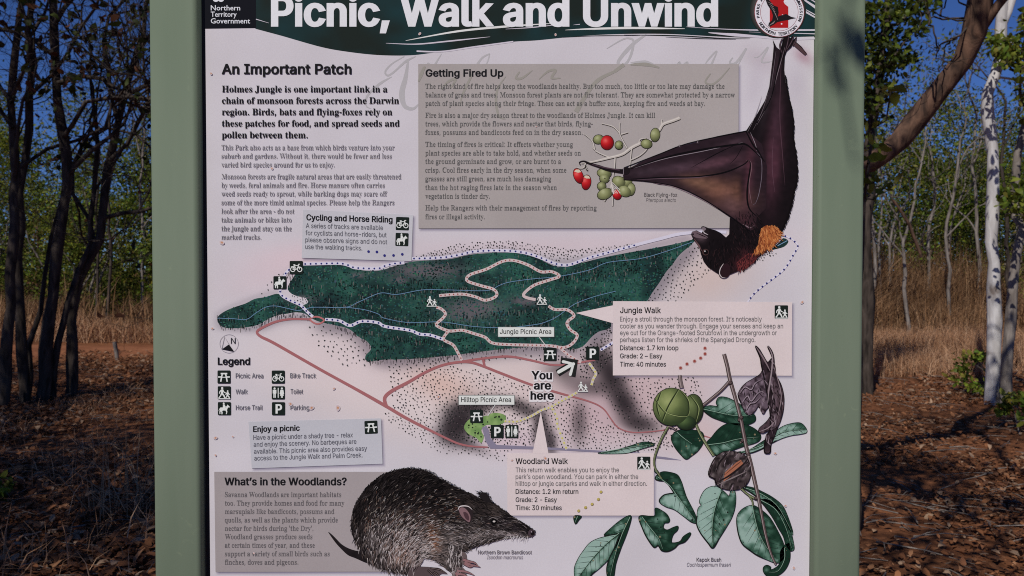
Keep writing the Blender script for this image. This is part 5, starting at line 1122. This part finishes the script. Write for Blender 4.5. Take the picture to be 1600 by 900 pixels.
# the sprig whose shadow falls on the right post
root = thing('hanging_sprig', 'leafy twig hanging above the view, casting a blurred shadow on the right post', 'twig', (1.0, -.3, 4.6))
def toward_sun(p, h): return np.array(p) + np.array(tuple(sun_from)) / sun_from.z * h
s0 = toward_sun((.525, -.02, 1.66), 2.1); s1 = toward_sun((.505, -.02, 1.76), 2.1); s2 = toward_sun((.50, -.02, 1.83), 2.1); s3 = toward_sun((.525, -.02, 1.95), 2.15); s4 = np.array([1.0, -.3, 4.6])
tb = tubes_mesh('stem', [(rough([s4, (s3 * .5 + s4 * .5), s3, s2, s1, s0], .1, .004), [.012, .006, .004, .003])], M_bark_dark, root); tb.matrix_parent_inverse = Matrix.Translation(-root.location)
lp = np.concatenate([toward_sun((x_, -.02, z_), 2.1) + nrg.normal(0, .007, (n_, 3)) for x_, z_, n_ in ((.488, 1.845, 3), (.504, 1.842, 4), (.530, 1.85, 4), (.518, 1.865, 2), (.480, 1.93, 2), (.500, 1.935, 2), (.530, 1.925, 3), (.515, 1.79, 1))])
lf = leaf_cloud('foliage', lp, .036, GREEN_M, M_leaf, root, None, 1, .6); lf.matrix_parent_inverse = Matrix.Translation(-root.location)

# ------------------------------------------------------------------ right of the sign
# leaning brown tree: its base is hidden behind the board
D = 5.0
path = [at(1010, 800, D + .5), at(1030, 700, D + .5), at(1080, 520, D + .4), at(1180, 370, D + .3), at(1290, 290, D + .1), at(1345, 264, D), at(1385, 240, D), at(1430, 190, D), at(1468, 140, D - .1), at(1505, 95, D - .1), at(1522, 50, D - .2), at(1532, 0, D - .2), at(1536, -70, D - .2), at(1560, -180, D - .2)]
path[0] = drop(path[0]); root = thing('leaning_tree', 'brown tree trunk curving up to the right from behind the right post', 'tree', path[0])
tubes, tips = [(rough(path, .12, .004), [.085, .072, .066, .060, .062, .066, .060])], []
tubes.append((rough([at(1536, 40, D - .2), at(1556, 8, D - .25), at(1600, -40, D - .3), at(1680, -120, D - .3)], .15, .006), [.03, .02]))
limb(tubes, tips, at(1560, -180, D - .2), (.3, .2, 1), 1.4, .05, 3); limb(tubes, tips, at(1600, -40, D - .3), (1, .2, .5), 1.0, .02, 2)
finish(root, tubes, round_tips(tips, 5, .12), M_bark_brown, .10, GREEN_M, .5, sides=12)
# fine dead twigs drooping in front of the sky
root = thing('dead_branch', 'thin leafless branch with curling twigs against the sky beside the leaning trunk', 'branch', at(1532, 20, 4.8))
tubes, tips = [], []
for a_, b_ in (((1520, 30), [(1495, 34), (1470, 22), (1450, 14)]), ((1520, 40), [(1490, 60), (1478, 75), (1473, 100)]), ((1518, 32), [(1490, 30), (1460, 28), (1440, 20)]), ((1495, 60), [(1480, 62), (1470, 70), (1462, 92)]), ((1470, 24), [(1475, 10), (1482, -10)]), ((1450, 15), [(1462, 60), (1464, 80)]), ((1530, 20), [(1500, 5), (1480, -20)])):
    P = rough([at(*a_, 4.8)] + [at(x, y, 4.8 + rnd.uniform(-.2, .2)) for x, y in b_], .05, .006); tubes.append((P, [.007, .003])); limb(tubes, tips, P[-1], P[-1] - P[-3], .18, .003, 1, .9, -.05, .3)
tm = tubes_mesh('twig', tubes, M_bark_dark, root); tm.matrix_parent_inverse = Matrix.Translation(-root.location)
# white gum and its neighbours
D = 9.0
path = [(1552, 640, 0), (1551, 590, 0), (1552, 550, 0), (1553, 500, 0), (1552, 450, 0), (1553, 410, 0), (1548, 377, 0), (1551, 333, 0), (1552, 290, 0), (1552, 240, 0), (1548, 200, 0), (1543, 173, 0), (1544, 146, 0), (1553, 118, 0), (1565, 85, 0), (1563, 43, 0), (1566, 0, 0), (1572, -60, 0), (1570, -160, .2)]
root = thing('white_gum_tree', 'slender white barked gum with a kinked trunk at the right', 'tree', drop(at(1552, 640, D)))
tubes, tips = [(traced(path, D, .005), [.088, .074, .064, .062, .064, .06, .058, .056, .045])], []
tubes.append((rough([at(1563, 45, D), at(1575, 20, D), at(1584, -10, D), at(1600, -70, D)], .15, .006), [.045, .035])); limb(tubes, tips, at(1565, 80, D), (.8, .1, .5), 1.0, .018, 2); limb(tubes, tips, at(1556, 120, D), (.9, -.2, -.1), .8, .014, 2, .7, -.05); limb(tubes, tips, at(1600, -70, D), (.3, .2, 1), 1.6, .04, 2)
finish(root, tubes, None, M_bark_white, 0, None, sides=12)
root = thing('gum_sapling', 'pale grey smooth trunk leaning out of the right edge beside the white gum', 'tree', drop(at(1572, 645, 8.8)))
finish(root, [(traced([(1572, 645, 0), (1573, 583, 0), (1578, 500, 0), (1582, 440, 0), (1588, 400, 0), (1597, 355, 0), (1588, 338, .1), (1584, 300, .1), (1592, 240, .1), (1605, 190, .1), (1640, 90, .2), (1660, -50, .2)], 8.8, .005), [.066, .05, .045, .042, .04])], None, M_bark_pale, 0, None, sides=10)
def bush(name, label, cat, cx, cy, h, rad, n, pal, size=.10, group=None, stems=5, bark_m=M_bark_pale, low=.15, detail=4, ratio=.45, clump=18):
    root = thing(name, label, cat, on(cx, cy, -.03), group); b0 = np.array(tuple(on(cx, cy, -.03))); tubes, centres = [], []
    for k in range(stems):
        a_ = rnd.uniform(0, 2 * math.pi); tip = b0 + np.array([math.cos(a_) * rad * rnd.uniform(.2, .8), math.sin(a_) * rad * rnd.uniform(.2, .8), h * rnd.uniform(.6, .98)])
        P = rough([b0 + nrg.normal(0, .08, 3) * np.array([1, 1, 0]), b0 * .55 + tip * .45 + nrg.normal(0, .18, 3), tip], .3, .03); tubes.append((P, [min(.032 + .004 * h, .018 * h), min(.012, .008 * h)]))
    for k in range(clump):
        a_, q = rnd.uniform(0, 2 * math.pi), math.sqrt(rnd.random()); z = h * rnd.uniform(low, 1.0); w_ = math.sqrt(max(.05, 1 - ((z / h - .55) / .55) ** 2))
        centres.append(b0 + np.array([math.cos(a_) * rad * q * w_, math.sin(a_) * rad * q * w_, z]))
    k = nrg.randint(0, len(centres), n); P = np.array(centres)[k] + nrg.normal(0, 1, (n, 3)) * np.array([rad * .17, rad * .17, h * .05])
    tone = (nrg.uniform(.55, 1.6, (len(centres), 1)) * nrg.uniform(.85, 1.15, (len(centres), 3)))[k]
    P[:, 2] = np.maximum(P[:, 2], .06)
    finish(root, tubes, P, bark_m, size, pal, ratio, detail, mulc=tone)
# foliage: a dark leafy tree just right of the right post, and fresh leaves by the gum
def leafy(name, label, px, py, D, spots_, n, size, pal, trunk_px, r0, bark_m=M_bark_dark, spread=.16, group=None):
    root = thing(name, label, 'tree', drop(at(*trunk_px[0], D)), group); tubes, tips = [(traced([(x, y, 0) for x, y in trunk_px], D, .01), [r0, r0 * .7, r0 * .5])], []
    tp = np.array(trunk_px, float)
    P = []
    for x, y, rx, ry, m in spots_:
        j = int(np.argmin(np.hypot(tp[:, 0] - x, tp[:, 1] - y - 60))); a_ = at(*trunk_px[j], D); b_ = at(x, y, D + rnd.uniform(-.3, .3)); tubes.append((rough([a_, a_ * .5 + b_ * .5 + Vector(nrg.normal(0, .06, 3)), b_], .15, .012), [r0 * .28, .006]))
        for _ in range(m):
            q = at(x + rnd.gauss(0, rx), y + rnd.gauss(0, ry), D + rnd.gauss(0, spread * 2)); P.append(tuple(q))
    finish(root, tubes, np.array(P), bark_m, size, pal, .5)
leafy('leafy_tree', 'dark leafy tree with a thin trunk showing right beside the right post', 0, 0, 9.6, [(1372, 12, 14, 12, 190), (1408, 16, 18, 12, 230), (1440, 6, 14, 9, 150), (1430, 45, 12, 8, 100), (1392, 60, 14, 10, 130), (1364, 70, 12, 16, 150), (1412, 88, 14, 9, 130), (1370, 110, 12, 12, 120), (1400, 100, 12, 10, 90), (1366, 145, 12, 12, 110), (1390, 140, 9, 9, 60), (1362, 180, 10, 14, 90), (1350, 40, 14, 24, 150), (1350, 130, 12, 24, 130)], 0, .085, GREEN_D + GREEN_M[:3],
      [(1354, 640), (1355, 560), (1356, 470), (1354, 380), (1356, 300), (1360, 200), (1376, 120), (1384, 40), (1392, -40)], .085)
leafy('fresh_tree', 'bright green leafy branches spreading over the white gum at the right edge', 0, 0, 8.6, [(1582, 75, 10, 12, 130), (1560, 62, 8, 6, 60), (1594, 95, 8, 10, 90), (1570, 96, 8, 6, 60), (1556, 78, 6, 5, 35), (1600, 40, 8, 12, 70), (1590, 305, 8, 14, 90), (1575, 312, 7, 8, 50), (1600, 330, 8, 10, 60), (1602, 150, 8, 16, 60)], 0, .085, GREEN_Y + GREEN_M, [(1655, 660), (1650, 500), (1640, 350), (1628, 200), (1612, 100), (1600, 20)], .07)
leafy('young_tree', 'sapling with big yellow green leaves close to the right post', 0, 0, 4.6, [(1362, 205, 6, 6, 9), (1372, 225, 7, 8, 10), (1366, 285, 7, 8, 10), (1384, 290, 8, 8, 9), (1356, 255, 5, 8, 8), (1352, 300, 5, 8, 8), (1392, 140, 6, 5, 8)], 0, .075, GREEN_Y, [(1340, 720), (1342, 560), (1346, 420), (1352, 310), (1360, 240), (1366, 200)], .016)
# low green plants at the foot of the gum
for label, px, py, D, r_ in (('small leafy green plant at the foot of the white gum, at right', 1540, 545, 9.6, .34), ('low yellow green seedling left of the foot of the white gum', 1532, 610, 9.4, .12), ('bright green plant at the right edge beside the grey trunk', 1600, 690, 7.2, .22), ('tiny green seedling in the litter at the left edge', 4, 782, 5.0, .10)):
    v = at(px, py, D); bush('small_plant', label, 'plant', v.x, v.y, max(.18, r_ * 1.6), r_, int(90 + 400 * r_), GREEN_Y, .075 if r_ > .15 else .05, None, 3, M_bark_pale, .25, 6, .5, 8)
# pale thin saplings in the grass, each bent its own way
SAP = [((1366, 560), (1362, 470), (1368, 400), (1360, 330), (1366, 250), 17, 'pale thin sapling nearest the right post in the brown grass'), ((1376, 540), (1376, 440), (1374, 380), (1380, 320), (1376, 240), 17.5, 'second pale sapling from the right post, nearly straight'),
       ((1393, 540), (1390, 420), (1392, 360), (1400, 335), (1420, 310), 18, 'pale grey sapling with a forked top left of the slanting brown pole'), ((1418, 540), (1417, 450), (1415, 380), (1424, 340), (1430, 290), 16, 'pale kinked sapling standing directly left of the slanting brown pole'),
       ((1452, 540), (1450, 380), (1452, 350), (1462, 320), (1456, 250), 18, 'thin pale sapling bent to the left behind the slanting brown pole'), ((1483, 540), (1481, 400), (1480, 350), (1490, 310), (1500, 220), 17, 'pale forked sapling midway between the post and the white gum'),
       ((1492, 560), (1486, 470), (1484, 380), (1494, 330), (1508, 290), 19, 'slim pale sapling just right of the midway forked sapling'), ((1528, 560), (1530, 420), (1528, 340), (1520, 260), (1526, 180), 18, 'pale sapling with a slight bow just left of the white gum'),
       ((1584, 560), (1576, 430), (1572, 330), (1566, 250), (1572, 160), 17, 'dark slim sapling seen just right of the white gum'), ((171, 540), (170, 440), (174, 380), (168, 330), (180, 240), 17, 'dark broken sapling in the shrubs near the left post'), ((152, 500), (153, 400), (152, 340), (154, 290), (150, 200), 18, 'pale straight sapling behind the dark tree near the left post'), ((222, 540), (223, 400), (225, 360), (220, 300), (226, 200), 19, 'faint grey sapling right against the left post')]
for *pp, D, label in SAP:
    pp = [(x, y) for x, y in pp]; base_v = at(pp[0][0], pp[0][1], D); base_v = drop(base_v); root = thing('sapling', label, 'tree', base_v, 'slim saplings in the dry grass')
    P = rough([base_v] + [at(x, y, D) for x, y in pp[1:]], .3, .02); r0 = rnd.uniform(.030, .048); tubes, tips = [(P, [r0, r0 * .8, r0 * .5])], []
    for k in range(2): limb(tubes, tips, P[-1 - k * 3], (rnd.uniform(-.6, .6), rnd.uniform(-.4, .4), 1), 1.1, r0 * .5, 2, .6, .1)
    limb(tubes, tips, P[len(P) // 2], (rnd.choice((-1, 1)) * .6, 0, .8), 1.0, r0 * .45, 1)
    finish(root, tubes, round_tips(tips, 5, .2), M_bark_dark if 'dark' in label else M_bark_pale, .10, GREEN_M, .45, 4)
root = thing('slanting_pole', 'thin brown dead pole slanting down to the right in the shrubs', 'branch', at(1395, 312, 13)); tm = tubes_mesh('stem', [(rough([at(1395, 312, 13), at(1420, 350, 13), at(1440, 402, 13)], .2, .004), [.022, .028])], M_bark_brown, root); tm.matrix_parent_inverse = Matrix.Translation(-root.location)
v = at(182, 560, 13.2); root = thing('wooden_stake', 'short grey wooden stake standing beside the dirt track', 'stake', on(v.x, v.y))
so_ = tubes_mesh('post', [([on(v.x + .02, v.y, -.1), on(v.x, v.y, .12), on(v.x - .03, v.y, .30)], [.034, .034, .03])], M_bark_pale, root, 8); so_.matrix_parent_inverse = Matrix.Translation(-root.location)

# ------------------------------------------------------------------ shrubs, far trees
SH = [(-13.5, 19.0, 3.4, 1.7, 'olive shrub at the far left edge behind the dark trunks'), (-10.6, 18.2, 3.0, 1.6, 'bushy green shrub behind the paired dark trunks'), (-8.6, 19.4, 3.6, 1.6, 'tall green shrub between the dark trees and the left post'), (-7.2, 17.6, 2.5, 1.2, 'lower bright green shrub closest to the left post'),
      (9.0, 18.6, 3.2, 1.5, 'green shrub half hidden by the right post'), (10.8, 19.8, 3.6, 1.6, 'dense green shrub behind the pale saplings'), (12.4, 18.8, 3.0, 1.4, 'bright green shrub behind the slanting pole and forked sapling'), (14.4, 19.6, 3.4, 1.5, 'green shrub behind the white gum trunk'), (11.6, 22.0, 4.6, 1.9, 'tallest olive shrub behind the other shrubs right of the sign'), (-9.6, 22.5, 4.6, 2.0, 'tallest olive shrub behind the other shrubs left of the sign'),
      (-12.4, 23.0, 4.4, 2.0, 'yellow green shrub in the back row at the left edge'), (14.6, 23.0, 4.8, 2.0, 'yellow green shrub in the back row at the right edge')]
for i, (x, y, h, r_, label) in enumerate(SH):
    pal = GREEN_Y + GREEN_M if 'yellow' in label or 'bright' in label else GREEN_M + GREEN_D[2:] if 'green' in label else GREEN_M + [(0.12, 0.115, 0.05), (0.10, 0.09, 0.04)]
    bush('shrub', label, 'shrub', x, y, h * (1.42 if x > 0 else 1.15), r_ * 1.08, 10500, pal, .085, 'shrubs beyond the track', 6, M_bark_pale, .03, 4, .5, 40)
def far_trees(name, specs, n_each, size, pal, low=.2):
    P, tubes, TN = [], [], []
    for x, y, h, r_ in specs:
        b0 = np.array([x, y, 0.0]); c_ = []
        for k in range(16): a_, q = rnd.uniform(0, 6.28), math.sqrt(rnd.random()); z = h * rnd.uniform(low, 1); w_ = math.sqrt(max(.08, 1 - ((z / h - .6) / .5) ** 2)); c_.append(b0 + np.array([math.cos(a_) * r_ * q * w_, math.sin(a_) * r_ * q * w_, z]))
        k = nrg.randint(0, 16, n_each); P.append(np.array(c_)[k] + nrg.normal(0, 1, (n_each, 3)) * r_ * .17); TN.append((nrg.uniform(.6, 1.55, (16, 1)) * nrg.uniform(.88, 1.12, (16, 3)))[k])
        for j in range(3): tubes.append((rough([b0 + nrg.normal(0, .3, 3) * [1, 1, 0], b0 + [rnd.uniform(-.4, .4), 0, h * .4], c_[j]], .6, .05), [.055, .02]))
    o = leaf_cloud(name, np.concatenate(P), size, pal, M_leaf, None, None, .8, .5, 4, kind='stuff', mulc=np.concatenate(TN)); tb = tubes_mesh(name + '_stems', tubes, M_bark_brown, None, 5); tb['kind'] = 'stuff'
far = [(x + rnd.uniform(-1, 1), rnd.uniform(25, 34), (8.2 if x < 0 else 6.6) * rnd.uniform(.75, 1.1), rnd.uniform(1.6, 2.6)) for x in np.arange(-26, 27, 1.9)]
far_trees('thicket', [(x, 19 + rnd.uniform(-.8, .8), rnd.uniform(2.8, 3.8), 1.7) for x in (-4.8, -2.4, .2, 2.6, 5.0, 7.2)], 1500, .13, GREEN_M)
far_trees('woodland', far, 6800, .11, GREEN_M + GREEN_Y[:2] + [(0.12, 0.115, 0.05)])
far_trees('outer_woodland', [(s_ * (28 + 3.2 * i + rnd.uniform(-1, 1)), rnd.uniform(12, 34), rnd.uniform(5, 8), rnd.uniform(1.8, 3)) for i in range(14) for s_ in (-1, 1)], 1500, .24, GREEN_M + GREEN_Y[:2], .05)
def undergrowth(n, x0, x1, y0, y1, top):
    P = np.stack([nrg.uniform(x0, x1, n), nrg.uniform(y0, y1, n), nrg.uniform(0, 1, n) ** 1.3], 1); P[:, 2] *= top * (.35 + .9 * vnoise(P[:, 0], P[:, 1], 1.1, 311)); P[:, 2] += .03
    leaf_cloud('undergrowth', P, .10, GREEN_M + GREEN_D[2:] + [(0.13, 0.10, 0.05), (0.12, 0.085, 0.05)], M_leaf, None, None, .8, .42, 4, kind='stuff')
undergrowth(34000, -19, -4, 18.6, 24, 2.3); undergrowth(34000, 4.5, 19, 18.4, 24, 2.3); undergrowth(9000, -4, 4.5, 19, 24, 2.2)
far_trees('far_woodland', [(x + rnd.uniform(-2, 2), rnd.uniform(42, 75), rnd.uniform(7, 10.5), rnd.uniform(3, 5)) for x in np.arange(-130, 131, 4.0)], 1100, .5, GREEN_M + GREEN_D, .02)

# ------------------------------------------------------------------ dry grass, leaf litter
def blades(name, P, h, wd, pal, lean=.35, var=.25, kind='stuff'):
    n = len(P); a_ = nrg.uniform(0, 2 * np.pi, n); l_ = np.abs(nrg.normal(0, lean, n)); H = h * nrg.uniform(.45, 1.2, n) * (.45 + 1.1 * vnoise(P[:, 0], P[:, 1], 1.3, 333))
    d = np.stack([np.cos(a_) * l_, np.sin(a_) * l_, np.ones(n)], 1); b_ = nrg.uniform(0, 2 * np.pi, n); s = np.stack([np.cos(b_), np.sin(b_), np.zeros(n)], 1) * (wd * nrg.uniform(.6, 1.4, n))[:, None]
    m = P + d * (H * .55)[:, None]; tpt = P + d * H[:, None] + np.stack([np.cos(a_), np.sin(a_), -np.ones(n) * .35], 1) * (H * l_ * .7)[:, None]
    V = np.stack([P - s * .5, P + s * .5, m + s * .4, m - s * .4, tpt], 1).reshape(-1, 3); T = (np.arange(n)[:, None, None] * 5 + np.array([(0, 1, 2), (0, 2, 3), (3, 2, 4)])[None]).reshape(-1, 3)
    pal = np.array(pal); c = pal[nrg.randint(0, len(pal), n)] * nrg.uniform(1 - var, 1 + var, (n, 1))
    o = link(name, np_mesh(name, V, T, np.repeat(c, 5, 0)), None, [M_dry])
    if kind: o['kind'] = kind
    return o
def spread(n, x0, x1, y0, y1, dens=None):
    x = nrg.uniform(x0, x1, n); y = nrg.uniform(y0, y1, n)
    if dens is not None: k = nrg.uniform(0, 1, n) < dens(x, y); x, y = x[k], y[k]
    return np.stack([x, y, gh_(x, y)], 1)
BRUSH = [(0.26, 0.14, 0.068), (0.20, 0.105, 0.05), (0.33, 0.185, 0.095), (0.12, 0.066, 0.036), (0.38, 0.23, 0.125)]
blades('tall_dry_grass', spread(80000, 4.5, 17, 14.9, 19, lambda x, y: np.clip(vnoise(x, y, .8, 301) * 1.6 - .25, .05, 1)), 1.55, .013, BRUSH, .30)
blades('tall_dry_grass', spread(42000, -17, -4, 15.6, 19.5, lambda x, y: np.clip(vnoise(x, y, .9, 302) * 1.5 - .2, .08, 1)), 1.0, .018, BRUSH, .25)
blades('tall_dry_grass', spread(14000, -4, 4.5, 15.4, 18), 1.1, .022, BRUSH, .25)
blades('pale_dry_grass', spread(110000, 4.0, 15, 9.8, 15.2, lambda x, y: np.clip((y - 9.4) / 2.6, 0, 1) * np.clip(vnoise(x, y, .7, 303) * 1.7 - .2, .05, 1) * (1 - .8 * np.exp(-((y - 13.7) / .5) ** 2) * (x > 11))), .46, .0065, STRAW, .55)
blades('pale_dry_grass', spread(9000, -13, -4, 14.9, 16.4), .45, .010, STRAW, .4)
blades('pale_dry_grass', spread(9000, -5, -1.6, 2.3, 8.5, lambda x, y: np.clip(vnoise(x, y, .5, 305) * 2.2 - 1.1, 0, 1)), .20, .0045, STRAW, .9)
P = on(-2.36, 3.6); cl = np.stack([P.x + nrg.normal(0, .12, 60), P.y + nrg.normal(0, .15, 60), np.full(60, P.z)], 1)
tag(blades('grass_tuft', cl, .42, .0045, [(0.42, 0.30, 0.19), (0.36, 0.25, 0.15)], .55, .2, None), 'straw coloured dry grass tuft in the litter against the left post', 'grass')
blades('tall_dry_grass', np.concatenate([spread(7000, -42, -16, 14.9, 20), spread(7000, 16, 42, 14.9, 20)]), 1.2, .05, BRUSH, .3)
def litter(name, n, x0, x1, y0, y1, size, dens=None):
    P = spread(n, x0, x1, y0, y1, dens); P[:, 2] += nrg.uniform(.004, .035, len(P)); leaf_cloud(name, P, size, BROWN_L, M_dry, None, None, 1, .46, 6, .3, True, 'stuff')
wedge = lambda x, y: (((np.abs(x) > .40 * (y + CAM_D)) & (np.abs(x) < .72 * (y + CAM_D))).astype(float) * .95 + .10) * np.clip(vnoise(x, y, .75, 351) * 2.4 - .55 + .25 * (x < 0), .12, 1)
litter('leaf_litter', 52000, -9.5, 0, 1.4, 8.5, .066, wedge); litter('leaf_litter', 56000, 0, 9.5, 1.4, 8.5, .05, wedge); litter('leaf_litter', 44000, -12, 12, 8.5, 13.2, .07, wedge); litter('leaf_litter', 3000, -9.5, 9.5, 1.4, 9, .085, wedge); litter('leaf_litter', 60000, -9.5, 9.5, 1.4, 8.5, .028, wedge)
tubes = []
for _ in range(420):
    D = rnd.uniform(3.4, 12); sx = rnd.choice((-1, 1)) * rnd.uniform(.42, .68); x, y = sx * D, D - CAM_D; a_ = rnd.uniform(0, 6.28); L = rnd.uniform(.08, .5)
    p0 = on(x, y, .02); p2 = on(x + L * math.cos(a_), y + L * math.sin(a_), .025); tubes.append(([p0, p0 * .5 + p2 * .5 + Vector((rnd.gauss(0, .02), rnd.gauss(0, .02), .012)), p2], [rnd.uniform(.002, .006), .0015]))
o = tubes_mesh('fallen_twigs', tubes, M_bark_pale, None, 4); o['kind'] = 'stuff'

bpy.data.objects.remove(_font_ob); bpy.data.curves.remove(_font_cu)
